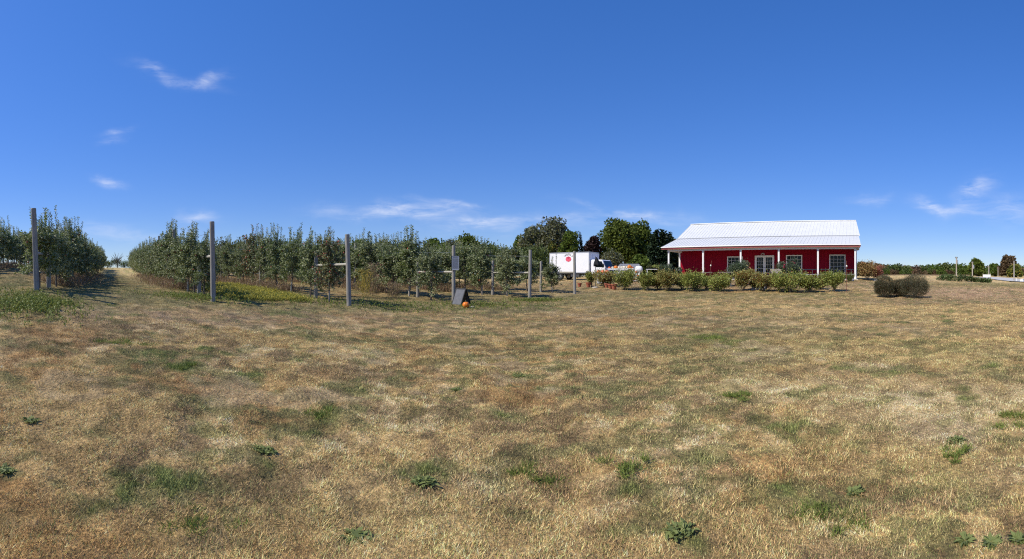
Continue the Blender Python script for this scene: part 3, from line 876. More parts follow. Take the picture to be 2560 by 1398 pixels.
for i, (px, by, wpx, ty, m, lab) in enumerate(SH):
    p = hit(px, by); d = math.hypot(p.x, p.y)
    R_ = wpx / 2 * d / F * 1.0; H_ = (by - ty) * d / F
    v, f, st = shrub_mesh(500 + i, R_ * (.95, 1.12, 1.0)[i % 3], H_ * (1.06, .86, .98, .84)[i % 4], 5600 if wpx > 40 else 3000, .08, lumps=18, wild=1)
    make_shrub('garden_shrub', p, v, f, st, M[m], lab, 'shrub', 'shrubs in the border before the barn')
for i, (px, dd_, wpx, ty, by, lab, fm, fp) in enumerate([
        (1848, 31, 62, 652, 700, 'tall dark rose bush before the left barn window', 'pink', [(.7, -.3, 1.2), (.55, -.4, .9)]),
        (1972, 31, 62, 656, 700, 'dark rose bush with pink blooms before the middle window', 'pink', [(.15, -.35, 1.52), (.22, -.4, 1.45), (.3, -.3, 1.5), (-.6, -.3, 1.35), (.1, -.3, 1.6), (-.66, -.32, 1.2)]),
        (1665, 32, 46, 664, 700, 'dark green shrub beside the leftmost porch column', None, None),
        (1690, 32, 30, 672, 700, 'small dark shrub at the corner of the red wall', None, None)]):
    p = G(px, dd_); v, f, st = shrub_mesh(540 + i, wpx / 2 * dd_ / F, (Z(ty, dd_) - p.z) * 1.14, 5000, .08, lumps=14)
    make_shrub('rose_bush', p, v, f, st, M['dark_leaf'], lab, 'bush', None, flowers=(M[fm], fp) if fm else None)
for i, (px, by, wpx, ty, lab) in enumerate([(2211, 743, 44, 689, 'leftmost of the three dark clipped shrubs in the dry lawn'), (2250, 741, 44, 699, 'middle dark clipped shrub, between two taller ones'), (2287, 745, 62, 686, 'biggest and rightmost dark clipped shrub in the dry lawn')]):
    p = hit(px, by); d = math.hypot(p.x, p.y)
    v, f, st = shrub_mesh(560 + i, wpx / 2 * d / F * 1.18, (by - ty) * d / F * 1.08, 19000, .05, base=.02, lumps=22, fine=True, stems=14)
    make_shrub('clipped_shrub', p, v, f, st, M['privet'], lab, 'shrub', 'dark clipped shrubs in the lawn')
p = G(2168, 37); v, f, st = shrub_mesh(580, 1.0, Z(653, 37) - p.z, 6500, .09, base=.05, lumps=14)
make_shrub('red_shrub', p, v, f, st, M['burning_green'], 'large shrub turning red at the right corner of the barn', 'shrub')
p = G(2192, 37.4); v, f, st = shrub_mesh(581, .6, Z(662, 37.4) - p.z, 3000, .09, base=.05, lumps=9)
make_shrub('red_shrub', p, v, f, st, M['burning'], 'smaller bright red shrub at the outer side of the large red one', 'shrub')
# broken reddish plants and strap leaved clumps
def strap_clump(px, d, R_, H_, n, label, m='daylily', seed=1, name='daylily_clump'):
    r = np.random.default_rng(seed); p = G(px, d)
    a = r.uniform(0, 6.28, n); base = np.stack([np.cos(a) * r.uniform(0, R_ * .4, n), np.sin(a) * r.uniform(0, R_ * .4, n), np.zeros(n)], 1)
    dr = np.stack([np.cos(a) * r.uniform(.1, .9, n), np.sin(a) * r.uniform(.1, .9, n), np.full(n, 1.)], 1)
    v, f = leaves(base, dr, np.tile((0, 0, 1.), (n, 1)), r.uniform(.6, 1.1, n) * H_, r.uniform(.015, .035, n))
    o = link(name, np_mesh(name, v, f, [M[m]]), None, p); tag(o, label, 'plant'); return o
for i, (px, d, lab) in enumerate([(2052, 34, 'pale strap leaved clump between the middle and right windows'), (2076, 33.5, 'pale strap leaved clump under the left edge of the right window'), (2104, 33, 'pale strap leaved clump below the right window'), (2124, 34, 'strap leaved clump at the foot of the right porch column')]):
    strap_clump(px, d, .5, .8, 240, lab, seed=600 + i)
# tall tan weed in the orchard
for i, (px, d, h, lab) in enumerate([(912, 21.5, 1.35, 'tall tan seeded weed standing right of the third tall post'), (932, 22.5, 1.7, 'taller brown weed behind the tan one right of the third post'), (985, 22, .75, 'short reddish weed left of the paper sign post')]):
    r = np.random.default_rng(620 + i); p = G(px, d); n = 900
    P = r.normal(0, .22, (n, 3)); P[:, 2] = r.random(n) ** .7 * h
    v, f = leaves(P, r.normal(0, .6, (n, 3)) + np.array((0, 0, 1.)), r.normal(0, 1, (n, 3)), r.uniform(.05, .14, n), r.uniform(.012, .03, n))
    v2, f2 = leaves(r.normal(0, .1, (40, 3)) * np.array((1, 1, 0)), r.normal(0, .15, (40, 3)) + np.array((0, 0, 1.)), r.normal(0, 1, (40, 3)), r.uniform(.7, 1, 40) * h, np.full(40, .014))
    o = link('tall_weed', np_mesh('tall_weed', np.concatenate([v, v2]), np.concatenate([f, f2 + len(v)]), [M['drygrass'] if i else M['goldenrod']]), None, p)
    tag(o, lab, 'weed')

# ------------------------------------------------------------------ green clumps in the lawn
WD = [(450, 916, .30, 'bright green grass tuft in the left part of the lawn', 'grass'), (800, 1025, .20, 'grey green grass tuft left of the middle of the lawn', 'grass'), (1300, 943, .22, 'leafy dark weed patch near the middle of the lawn', 'ros'), (1142, 975, .10, 'single leafy weed left of the middle weed patch', 'ros'),
      (2412, 1350, .13, 'largest flat weed rosette near the bottom right corner', 'ros'), (2478, 1362, .11, 'weed rosette between two others at the bottom right corner', 'ros'), (2545, 1355, .12, 'weed rosette cut by the right picture edge at the bottom', 'ros'), (1838, 994, .14, 'green grass tuft right of the middle of the lawn', 'grass'),
      (2382, 1137, .10, 'small bright green tuft in the right straw area', 'grass'), (662, 1130, .18, 'dark green weed left of the middle, in the foreground', 'ros'), (12, 1168, .12, 'leafy weed at the left picture edge', 'ros'), (1770, 842, .45, 'wide green grass patch below the red barn', 'grass'), (75, 1045, .14, 'weed low at the left side of the lawn', 'ros'),
      (2530, 1030, .25, 'green tuft at the right picture edge', 'grass'), (2060, 1300, .18, 'green tuft in the bottom right foreground', 'grass'), (500, 1290, .17, 'green tuft in the bottom left foreground', 'grass'), (1060, 1215, .15, 'green weed in the middle foreground', 'ros'), (1350, 1195, .2, 'tall green grass tuft in the middle foreground', 'grass'), (280, 858, .35, 'low green patch left of the bright green tuft', 'grass'),
      (1560, 1180, .14, 'yellow green tuft right of the middle foreground', 'grass'), (900, 1340, .16, 'green weed at the bottom edge left of the middle', 'ros'), (1700, 1340, .15, 'green weed at the bottom edge right of the middle', 'ros'), (2140, 1225, .1, 'small weed right of the big straw area', 'ros'), (2390, 1090, .16, 'dark weed above the pale bare spot on the right', 'ros')]
for i, (px, py, R_, lab, kd) in enumerate(WD):
    p = hit(px, py); r = np.random.default_rng(700 + i); R_ *= .8
    p.z += float((fbm(200, np.array([p.x]), np.array([p.y]), .45, 3)[0] - .5) * .11 + (fbm(210, np.array([p.x]), np.array([p.y]), 2.3, 2)[0] - .5) * .10)
    if kd == 'grass':
        n = int(260 + R_ * 2000)
        cc = r.normal(0, R_ * .75, (7, 2)); kk_ = r.integers(0, 7, n); sg_ = R_ * r.uniform(.12, .38, 7)
        P = np.zeros((n, 3)); P[:, 0] = cc[kk_, 0] + r.normal(0, 1, n) * sg_[kk_]; P[:, 1] = cc[kk_, 1] + r.normal(0, 1, n) * sg_[kk_]
        v, f = leaves(P, r.normal(0, .55, (n, 3)) * np.array((1, 1, .2)) + np.array((0, 0, .6)), r.normal(0, 1, (n, 3)), r.uniform(.03, .09, n), r.uniform(.003, .006, n) + math.hypot(p.x, p.y) * .0004)
    else:
        rosette = R_ * 1.25 < .135 and px > 2390
        n = 70 if rosette else 110
        a = r.uniform(0, 6.28, n); R_ = R_ if rosette else R_ * .7; q_ = R_ * (r.uniform(0, .25, n) if rosette else r.uniform(0, 1.1, n) ** .7)
        a2 = a if rosette else r.uniform(0, 6.28, n)
        P = np.stack([np.cos(a) * q_, np.sin(a) * q_ * .8, r.uniform(.0, .015, n)], 1)
        v, f = leaves(P, np.stack([np.cos(a2), np.sin(a2), r.uniform(.05, .5, n)], 1), np.tile((0, 0, 1.), (n, 1)) + r.normal(0, .4, (n, 3)), r.uniform(.025, .075, n), r.uniform(.012, .03, n))
    o = link('lawn_weed', np_mesh('lawn_weed', v, f, [M['weed'] if kd == 'grass' else M['rosette']]), None, p)
    tag(o, lab, 'weed' if kd == 'ros' else 'grass tuft', 'green clumps in the dry lawn')

# ------------------------------------------------------------------ big trees behind
def big_tree_data(seed, R, H, base, n, L, kind='round', lumps=26):
    r = np.random.default_rng(seed)
    tr = MB()
    tr.tube([(0, 0, -.5), (r.normal(0, .1), 0, H * .3), (r.normal(0, .2), r.normal(0, .2), H * .75)], [H * .028, H * .020, H * .006], 9)
    if kind == 'spruce':
        hh = base + (H - base) * (1 - np.sqrt(r.random(n)))
        tier = np.sin(hh / H * 60 + r.normal(0, .3, n)) * .10 + 1
        a = r.uniform(0, 6.28, n)
        br = 7
        a = a + .25 * np.sin(a * br + hh * 3)
        rr_ = R * (1 - (hh - base) / (H - base)) ** .7 * tier * r.uniform(.35, 1.06, n) ** .5 + .05
        P = np.stack([np.cos(a) * rr_, np.sin(a) * rr_, hh - rr_ * .22], 1)
        dr = np.stack([np.cos(a), np.sin(a), r.normal(-.25, .25, n)], 1)
        v, f = leaves(P, dr, np.tile((0, 0, 1.), (n, 1)) + r.normal(0, .4, (n, 3)), r.uniform(.7, 1.4, n) * L, r.uniform(.4, .7, n) * L)
    else:
        cs = []
        for i in range(lumps):
            a = i * 2.4 + r.normal(0, .3); t = (i + .5) / lumps
            hz_ = base + (H - base) * (.12 + .80 * t)
            env = math.sin(math.pi * min(1, .22 + .74 * t)) ** .6
            q = r.uniform(.35, .85) * env
            cs.append((R * q * math.cos(a), R * q * math.sin(a), hz_, R * r.uniform(.20, .36)))
            tr.tube([(0, 0, H * .22 + (hz_ - H * .22) * .3), (R * q * .5 * math.cos(a), R * q * .5 * math.sin(a), hz_ * .8), (R * q * math.cos(a), R * q * math.sin(a), hz_)], [H * .010, H * .006, H * .002], 5, cap=False)
        cs = np.array(cs); k = r.integers(0, lumps, n)
        dv = r.normal(0, 1, (n, 3)); dv /= np.linalg.norm(dv, axis=1, keepdims=True)
        sub = 1 + .22 * np.sin(dv[:, 0] * 7 + k) * np.sin(dv[:, 1] * 6 + k * 2) * 1.2
        P = cs[k, :3] + dv * (cs[k, 3] * r.uniform(.5, 1.05, n) ** .5 * sub)[:, None] * np.array((1, 1, .85 if kind == 'round' else 1.3))
        dr = dv + r.normal(0, .8, (n, 3))
        v, f = leaves(P, dr, dv + r.normal(0, .7, (n, 3)), r.uniform(.6, 1.3, n) * L, r.uniform(.5, 1.0, n) * L)
    return v, f, tr
def big_tree(name, px, d, wpx, ty, m, label, seed, kind='round', base_y=None, n=5200, L=.42, lumps=26, cat='tree', group=None):
    p = G(px, d); H = Z(ty, d) - p.z; R = wpx / 2 * d / F
    base = (Z(base_y, d) - p.z) if base_y else H * .22
    v, f, tr = big_tree_data(seed, R, H, base, n, L, kind, lumps)
    o = empty(name, p); tag(o, label, cat, group)
    link('crown', np_mesh('crown', v, f, [M[m]]), o); link('trunk', mesh_of(tr, 'trunk', M['bark']), o)
    return o
big_tree('broadleaf_tree', 1545, 105, 125, 552, 'tree_leaf', 'largest round dark green tree, left of the spruce by the barn', 801, n=11000, L=.55, lumps=44, base_y=668)
big_tree('broadleaf_tree', 1600, 108, 90, 556, 'tree_leaf', 'round green tree between the largest one and the spruce', 802, n=7500, L=.55, lumps=32, base_y=665)
big_tree('spruce_tree', 1648, 95, 74, 570, 'spruce', 'dark wide spruce tree behind the left end of the barn', 803, 'spruce', base_y=690, n=13000, L=.8)
big_tree('spruce_tree', 1668, 100, 56, 576, 'spruce', 'darker spruce touching the barn roof edge', 804, 'spruce', base_y=690, n=9000, L=.8)
big_tree('broadleaf_tree', 1676, 112, 46, 598, 'tree_leaf_yel', 'yellowing tree peeking over the barn roof edge', 805, n=2500, L=.6, lumps=14)
big_tree('purple_tree', 1482, 102, 56, 590, 'purple', 'dark purple leaved tree behind the truck', 806, n=5000, L=.5, lumps=22, base_y=678)
big_tree('spruce_tree', 1446, 98, 26, 575, 'spruce', 'slender spire shaped conifer above the truck box', 807, 'spruce', base_y=680, n=3200, L=.5)
big_tree('broadleaf_tree', 1385, 104, 96, 552, 'tree_leaf_grey', 'tall silvery tree with ragged top above the truck', 808, 'ragged', n=7500, L=.5, lumps=34, base_y=655)
big_tree('broadleaf_tree', 1335, 106, 80, 570, 'tree_leaf_grey', 'olive tree left of the tall silvery tree', 809, 'ragged', n=5200, L=.5, lumps=28, base_y=652)
big_tree('broadleaf_tree', 1305, 110, 52, 592, 'tree_leaf', 'lower green tree at the left of the tall group', 810, n=3200, L=.5, lumps=18, base_y=655)
big_tree('broadleaf_tree', 1424, 96, 52, 576, 'tree_leaf', 'green tree between the silvery tree and the spire conifer', 811, n=4000, L=.5, lumps=20, base_y=675)
big_tree('broadleaf_tree', 1382, 92, 30, 604, 'tree_leaf_yel', 'small orange tinged tree just above the truck roof', 812, n=1600, L=.45, lumps=10)
big_tree('broadleaf_tree', 1530, 88, 62, 632, 'tree_leaf_grey', 'grey brown thin crowned tree right behind the truck cab', 813, 'ragged', n=1900, L=.35, lumps=18, base_y=672)
big_tree('broadleaf_tree', 1600, 90, 60, 640, 'tree_leaf', 'low dark tree under the tall ones left of the barn', 814, n=2600, L=.5, lumps=16, base_y=685)
big_tree('broadleaf_tree', 1170, 100, 84, 588, 'tree_leaf', 'domed green tree above the paper sign post', 815, n=5000, L=.5, lumps=26)
for i, (px, ty, w) in enumerate([(905, 604, 80), (960, 607, 70), (1015, 606, 60), (1085, 602, 70), (1128, 603, 60), (1215, 612, 60), (1262, 626, 60), (840, 612, 60), (1290, 640, 60), (1350, 650, 60)]):
    big_tree('broadleaf_tree', px, 78 + (i % 3) * 4, w * 1.4, ty, ('tree_leaf', 'tree_leaf_grey', 'far_leaf')[i % 3], ('low tree line crown behind the orchard, ' + ['above the third tall post', 'right of the tan weeds', 'between the third post and the sign', 'left of the sign post', 'just behind the sign post', 'right of the domed tree', 'above the chalkboard side rows',
             'left of the third post', 'behind the bare pale post', 'left of the truck rear'][i]), 820 + i, n=4600, L=.42, lumps=24, base_y=684, group='low trees behind the orchard')
rg = random.Random(77)
HV = []
for i in range(4):
    v, f, st = shrub_mesh(840 + i, 2.1, 2.6, 3600, .20, base=.05, lumps=16)
    HV.append(([np_mesh('foliage', v, f, [M[k]]) for k in ('far_leaf', 'tree_leaf', 'tree_leaf_grey')], mesh_of(st, 'stem', M['bark'])))
px = 470; i = 0
while px < 1500:
    o = empty('hedgerow_bush', G(px, 58 + rg.uniform(-3, 6)), rg.uniform(0, 6)); k = rg.uniform(.85, 1.25); o.scale = (k, k, k * (1.35 if px < 1360 else .62))
    nm = next(b for a, b in ((560, 'beside the second tall post'), (700, 'left of the short line post'), (860, 'left of the third tall post'), (1000, 'right of the tan weeds'), (1130, 'left of the paper sign'), (1230, 'right of the paper sign'), (1330, 'left of the bare pale post'), (1400, 'left of the truck'), (9999, 'under the truck')) if px < a)
    tag(o, 'hedgerow bush seen through the orchard rows, ' + nm, 'bush', 'hedgerow bushes behind the orchard')
    hv = HV[rg.randrange(4)]; link('foliage', hv[0][rg.randrange(3)], o); link('stem', hv[1], o)
    px += rg.uniform(20, 34); i += 1
# bare topped little tree at the lane end
p = G(293, 118); tw = MB(); r_ = random.Random(3)
tw.tube([(0, 0, -.3), (0.1, 0, 1.2), (0, 0, 2.0)], [.16, .12, .08], 7)
for i in range(16):
    a = r_.uniform(0, 6.28); q = r_.uniform(.7, 2.0); h = r_.uniform(2.4, 4.3)
    tw.tube([(0, 0, 1.2 + .05 * i), (q * .4 * math.cos(a), q * .4 * math.sin(a), h * .7), (q * math.cos(a), q * math.sin(a), h)], [.07, .045, .02], 5)
o = empty('bare_tree', p); tag(o, 'small half bare tree at the far end of the grassy lane', 'tree')
tw.build('trunk', M['bark'], o)
v, f, _ = shrub_mesh(850, 1.6, 2.6, 700, .28, lumps=8); link('crown', np_mesh('crown', v, f, [M['tree_leaf_grey']]), o)
for i, (px, w) in enumerate([(276, 30), (312, 34)]):
    v, f, st = shrub_mesh(852 + i, 1.6, 1.7, 900, .25, lumps=8)
    make_shrub('hedge_bush', G(px, 116), v, f, st, M['tree_leaf'], ['low bush left of the bare tree at the lane end', 'low bush right of the bare tree at the lane end'][i], 'bush')

# far wood at the right: separate trees, several crowns copied
FV = []
for i in range(5):
    v, f, tr = big_tree_data(900 + i, 4.2, 7.2, .3, 900, .95, lumps=14)
    me1 = [np_mesh('crown', v, f, [M[k]]) for k in ('far_leaf', 'far_leaf_rust', 'tree_leaf')]
    FV.append((me1, mesh_of(tr, 'trunk', M['bark'])))
rf = random.Random(21)
def far_tree(px, d, ty, label, mk, vi=None, w=None):
    p = G(px, d); H = Z(ty, d) - p.z
    o = empty('far_tree', (p.x, p.y, p.z - .3), rf.uniform(0, 6.28))
    s = (H + .3) / 7.4
    sxy = (w / 2 * d / F / 4.2) if w else s * rf.uniform(.95, 1.3)
    o.scale = (sxy, sxy, s)
    fv = FV[rf.randrange(5) if vi is None else vi]
    tag(o, label, 'tree', 'trees of the far wood on the right')
    link('crown', fv[0][mk], o); link('trunk', fv[1], o)
def topy(px): return float(np.interp(px, [1900, 2150, 2180, 2200, 2225, 2250, 2262, 2290, 2330, 2350, 2370, 2400, 2420, 2450, 2470, 2500, 2600], [655, 657, 660, 658, 664, 657, 664, 665, 662, 658, 658, 661, 664, 667, 666, 667, 665]))
LM = [(2185, 'touching the red shrub'), (2225, 'above the gap between the shrubs'), (2262, 'above the left clipped shrub'), (2310, 'above the biggest clipped shrub'), (2350, 'above the left vegetable row'), (2388, 'just left of the tallest pole'),
      (2418, 'just right of the tallest pole'), (2465, 'behind the dark spreading tree'), (2492, 'behind the white sign'), (2530, 'behind the autumn tree'), (9999, 'at the right picture edge')]
def lm(px): return next(b for a, b in LM if px < a)
px = 2130
i = 0
while px < 2620:
    far_tree(px, 255 + rf.uniform(-12, 12), topy(px) + rf.uniform(-2, 3), 'tree crown in the far tree line ' + lm(px), rf.choice((0, 0, 2, 1))); px += rf.uniform(9, 14); i += 1
px = 2140
while px < 2600:
    far_tree(px, 225 + rf.uniform(-8, 8), 672 + rf.uniform(-4, 5), 'low shrubby tree at the front of the far wood ' + lm(px), rf.choice((0, 1, 1, 2))); px += rf.uniform(10, 16)
big_tree('broadleaf_tree', 2443, 150, 44, 649, 'tree_leaf', 'dark spreading tree beside the second utility pole', 930, 'round', n=3000, L=.75, lumps=18, base_y=690)
big_tree('broadleaf_tree', 2520, 150, 52, 641, 'far_leaf_rust', 'tall brownish autumn tree near the road at the right', 931, n=3600, L=.75, lumps=20, base_y=690)
big_tree('broadleaf_tree', 2538, 145, 40, 664, 'tree_leaf_yel', 'lower green tree right of the brownish autumn tree', 932, n=2000, L=.7, lumps=14, base_y=692)
big_tree('broadleaf_tree', 2485, 160, 30, 660, 'tree_leaf', 'small green tree between the two bigger ones near the road', 933, n=1500, L=.7, lumps=12, base_y=690)

# ------------------------------------------------------------------ barn
TH0 = .785; BD = 36.0; BZ = 1.31
bo = Vector((BD * math.sin(TH0), BD * math.cos(TH0), BZ))
barn = empty('red_barn', bo, -TH0)
tag(barn, 'long red metal barn with white metal roof and white columned porch', 'barn')
def bu(px, depth): return (BD + depth) * math.tan((px - 1280) / F - TH0)
def bz(py, depth, u=0.0): return EYE + (HZ - py) / F * math.hypot(BD + depth, u) - BZ
UL, UR = bu(1672, 0), bu(2138, 0)
RL, RR = UL - .55, UR + .45
PD = 2.9                    # porch depth
EZ, BRZ, RZ = 2.80, 3.84, 5.68   # eave, break, ridge heights
BB = 10.6                  # back wall depth
WU0, WU1 = bu(1698, PD), UR + .05
WH = 3.0
mb = MB(); mb.b2((UL - .25, -.25, -.5), (UR + .25, PD - .01, .03)); mb.build('porch_slab', M['concrete'], barn, bevel=.01)
def siding(mb, u0, u1, z0, z1, y, ny, step=.3):
    mb.b2((u0, y, z0), (u1, y + .12 * (-ny), z1))
    n = int((u1 - u0) / step)
    for i in range(n + 1):
        u = u0 + (i + .5) * (u1 - u0) / (n + 1)
        mb.b2((u - .022, y + ny * .022, z0), (u + .022, y + ny * .0005, z1))
mb = MB(); siding(mb, WU0, WU1, -.4, WH, PD, -1); siding(mb, WU0, WU1, -.4, 3.0, BB, 1)
for u, s in ((WU0, -1), (WU1, 1)):
    a, b = (u, u + .12) if s < 0 else (u - .12, u)
    mb.b2((a, PD + .121, -.4), (b, BB - .121, 3.0))
    for i in range(24):
        yy = PD + .3 + i * (BB - PD - .5) / 24
        mb.b2((u + s * .022, yy - .02, -.4), (u + s * .0005, yy + .02, 3.0))
    # gable
    mb.add([(a, PD + .13, 3.0), (a, BB - .13, 3.0), (a, (PD + BB) / 2 + .1, RZ - .35), (b, PD + .13, 3.0), (b, BB - .13, 3.0), (b, (PD + BB) / 2 + .1, RZ - .35)], [(0, 1, 2), (5, 4, 3), (0, 3, 4, 1), (1, 4, 5, 2), (2, 5, 3, 0)])
wall = mb.build('wall', M['red'], barn)
mb = MB()
for u in (WU0, WU1):
    mb.b2((u - .03, PD - .035, .03), (u + .13, PD - .028 + .003, WH - .02)) if u == WU0 else mb.b2((u - .13, PD - .035, .03), (u + .03, PD - .025, WH - .02))
mb.b2((WU0 + .131, PD - .030, .03), (WU1 - .131, PD - .024, .12))
mb.build('corner_trim', M['white'], barn)
# roof panels with ribs
def roof_panel(mb, y0, z0, y1, z1, c0, c1, th=.05):
    L_ = math.hypot(y1 - y0, z1 - z0); ny, nz_ = -(z1 - z0) / L_, (y1 - y0) / L_
    if nz_ < 0: ny, nz_ = -ny, -nz_
    def quad(u0, u1, h0, h1):
        vs = []
        for h in (h0, h1):
            for u, (yy, zz) in ((u0, (y0, z0)), (min(u1, RR - c0), (y0, z0)), (min(u1, RR - c1), (y1, z1)), (min(u0, RR - c1), (y1, z1))):
                vs.append((u, yy + ny * h, zz + nz_ * h))
        mb.add(vs, [(0, 3, 2, 1), (4, 5, 6, 7), (0, 1, 5, 4), (1, 2, 6, 5), (2, 3, 7, 6), (3, 0, 4, 7)])
    quad(RL, RR, -th, 0)
    n = int((RR - RL) / .31)
    for i in range(n + 1):
        u = RL + .02 + i * (RR - RL - .04) / n
        quad(u - .014, u + .014, .0004, .018)
mb = MB()
YE = -.38; YB = PD + .15; YR = (PD + BB) / 2 + .1
roof_panel(mb, YE, EZ + .07, YB, BRZ, 0, .14); roof_panel(mb, YB + .0, BRZ + .012, YR, RZ, .14, .38); roof_panel(mb, BB + .4, 3.05, YR, RZ - .002, .14, .38)
roof = mb.build('roof', M['roof'], barn)
mb = MB(); mb.b2((RL - .01, YR - .16, RZ - .02), (RR - .37, YR + .16, RZ + .055)); mb.build('ridge_cap', M['white'], roof, bevel=.02)
mb = MB(); mb.tube([(RL, YB - .01, BRZ + .035), (RR - .14, YB - .01, BRZ + .035)], .03, 6); mb.build('flashing', M['alu'], roof)
mb = MB(); mb.b2((RL, YE - .012, EZ - .14), (RR, YE + .018, EZ + .035))
for u, s in ((RL, -1), (RR, 1)):
    ub = u - (.14 if s > 0 else 0); ur = u - (.38 if s > 0 else 0)
    mb.add([(u, YE + .02, EZ - .14), (u, YE + .02, EZ + .02), (ub, YB, BRZ - .06), (ub, YB, BRZ - .22), (u - s * .03, YE + .02, EZ - .14), (u - s * .03, YE + .02, EZ + .02), (ub - s * .03, YB, BRZ - .06), (ub - s * .03, YB, BRZ - .22)],
           [(0, 1, 2, 3), (7, 6, 5, 4), (0, 4, 5, 1), (1, 5, 6, 2), (2, 6, 7, 3), (3, 7, 4, 0)])
    mb.add([(ub, YB, BRZ - .06), (ur, YR, RZ - .06), (ur, YR, RZ - .26), (ub, YB, BRZ - .24), (ub - s * .03, YB, BRZ - .06), (ur - s * .03, YR, RZ - .06), (ur - s * .03, YR, RZ - .26), (ub - s * .03, YB, BRZ - .24)],
           [(0, 1, 2, 3), (7, 6, 5, 4), (0, 4, 5, 1), (1, 5, 6, 2), (2, 6, 7, 3), (3, 7, 4, 0)])
mb.build('fascia', M['fascia'], barn)
mb = MB(); mb.tube([(RL - .02, YE - .06, EZ + .03), (RR + .02, YE - .06, EZ + .03)], .045, 8); mb.build('gutter', M['white'], barn)
mb = MB(); mb.b2((UL - .1, -.07, EZ - .30), (UR + .1, .07, EZ - .06)); mb.b2((UL - .07, .071, EZ - .30), (UL + .07, PD + .1, EZ - .07)); mb.b2((UR - .07, .071, EZ - .30), (UR + .07, PD + .1, EZ - .07)); mb.build('beam', M['white'], barn)
mb = MB(); mb.b2((RL + .04, YE + .03, EZ - .055), (RR - .04, PD + .03, EZ - .025)); mb.build('porch_ceiling', M['white'], barn)
for pxx in (1672, 1758, 1852, 1947, 2045, 2138):
    u = bu(pxx, 0)
    mb = MB(); mb.b2((u - .07, -.065, .03), (u + .07, .065, EZ - .301)); mb.b2((u - .095, -.09, .031), (u + .095, .09, .16)); mb.b2((u - .09, -.085, EZ - .36), (u + .09, .085, EZ - .302))
    mb.build('column', M['white'], barn, bevel=.006)
mb = MB(); u = UR + .16
mb.tube([(RR - .1, YE - .05, EZ), (RR - .1, YE + .1, EZ - .2), (UR + .1, .12, EZ - .35), (UR + .1, .12, .1)], .035, 8); mb.build('downpipe', M['white'], barn)
def window(u0, u1, z0, z1, nc, nr, name='window', split=False, door=False):
    fr = MB(); y = PD - .024; t = .06
    fr.b2((u0 - t, y - .05, z0 - (t if not door else 0)), (u0, y, z1 + t)); fr.b2((u1, y - .05, z0 - (t if not door else 0)), (u1 + t, y, z1 + t)); fr.b2((u0, y - .05, z1), (u1, y, z1 + t))
    if not door: fr.b2((u0, y - .07, z0 - t), (u1, y, z0))
    f = fr.build(name + '_frame' if not door else 'double_door', M['white'], barn)
    f.name = 'window' if not door else 'double_door'
    spans = [(u0, u1)] if not split else [(u0, (u0 + u1) / 2 - .005), ((u0 + u1) / 2 + .005, u1)]
    for (a, b) in spans:
        m_ = .11 if door else .03
        st = MB(); st.b2((a, y - .034, z0), (a + m_, y - .003, z1)); st.b2((b - m_, y - .034, z0), (b, y - .003, z1)); st.b2((a + m_, y - .034, z1 - m_), (b - m_, y - .003, z1)); st.b2((a + m_, y - .034, z0), (b - m_, y - .003, z0 + (.22 if door else .03)))
        zb = z0 + (.22 if door else .03)
        for i in range(1, nc): uu = a + m_ + (b - a - 2 * m_) * i / nc; st.b2((uu - .009, y - .030, zb), (uu + .009, y - .010, z1 - m_))
        for i in range(1, nr): zz = zb + (z1 - m_ - zb) * i / nr; st.b2((a + m_, y - .029, zz - .009), (b - m_, y - .011, zz + .009))
        st.build('muntin' if not door else 'door_leaf', M['white'], f)
        g = MB(); g.b2((a + m_ * .5, y - .016, zb - .01), (b - m_ * .5, y - .0145, z1 - m_ * .5)); g.build('pane', M['glass'], f)
    if door:
        h = MB(); c = (u0 + u1) / 2
        for s in (-1, 1): h.box((c + s * .055, y - .06, z0 + 1.0), (.03, .04, .16))
        h.build('handle', M['alu'], f)
window(bu(1820, PD), bu(1856, PD), .62, 2.02, 4, 5)
window(bu(1967, PD), bu(2004, PD), .52, 2.10, 4, 5)
window(bu(2075, PD), bu(2112, PD), .48, 2.12, 4, 5)
window(bu(1889, PD), bu(1934, PD), .06, 2.08, 3, 5, split=True, door=True)
mb = MB(); u = bu(1908, PD); mb.box((u, PD - .09, 2.32), (.14, .13, .08)); mb.tube([(u - .09, PD - .14, 2.31), (u - .12, PD - .22, 2.25)], [.04, .06], 8); mb.tube([(u + .09, PD - .14, 2.31), (u + .12, PD - .22, 2.25)], [.04, .06], 8); mb.build('wall_lamp', M['alu'], barn)
def BP(px, depth, z=None):
    """world point on the barn's porch plane offset by depth"""
    u = bu(px, depth); c, s = math.cos(-TH0), math.sin(-TH0)
    x = bo.x + u * c - depth * s; y = bo.y + u * s + depth * c
    return Vector((x, y, float(height(x, y)) if z is None else BZ + z))
# porch things
def porch_thing(name, px, depth, z, label, cat):
    o = empty(name, BP(px, depth, z), -TH0); tag(o, label, cat); return o
o = porch_thing('hanging_banner', 2075, .15, 0, 'dark blue rail with small hanging pieces strung along the right porch bays', 'railing')
mb = MB(); u0 = bu(1990, .15) - bu(2075, .15); u1 = bu(2134, .15) - bu(2075, .15)
mb.b2((u0, -.02, .78), (u1, .02, .86)); mb.build('rail', mat('navy_paint', (.010, .012, .022), .5, .4), o)
mb = MB(); mb.b2((u0, -.015, .40), (u1, .015, .44)); mb.build('lower_rail', M['alu'], o)
for i in range(9):
    uu = u0 + .3 + i * (u1 - u0 - .5) / 8
    mb = MB(); mb.b2((uu - .02, -.018, .03), (uu + .02, .018, .78)); mb.build('baluster', M['steel'], o)
o = porch_thing('white_glider', 1689, 1.3, .03, 'white bench on the open left end of the porch', 'bench')
mb = MB(); mb.b2((-.5, -.25, .4), (.5, .2, .45)); mb.build('seat', M['white'], o)
mb = MB()
for i in range(7): mb.b2((-.5 + i * .155, .2, .46), (-.43 + i * .155, .23, .92))
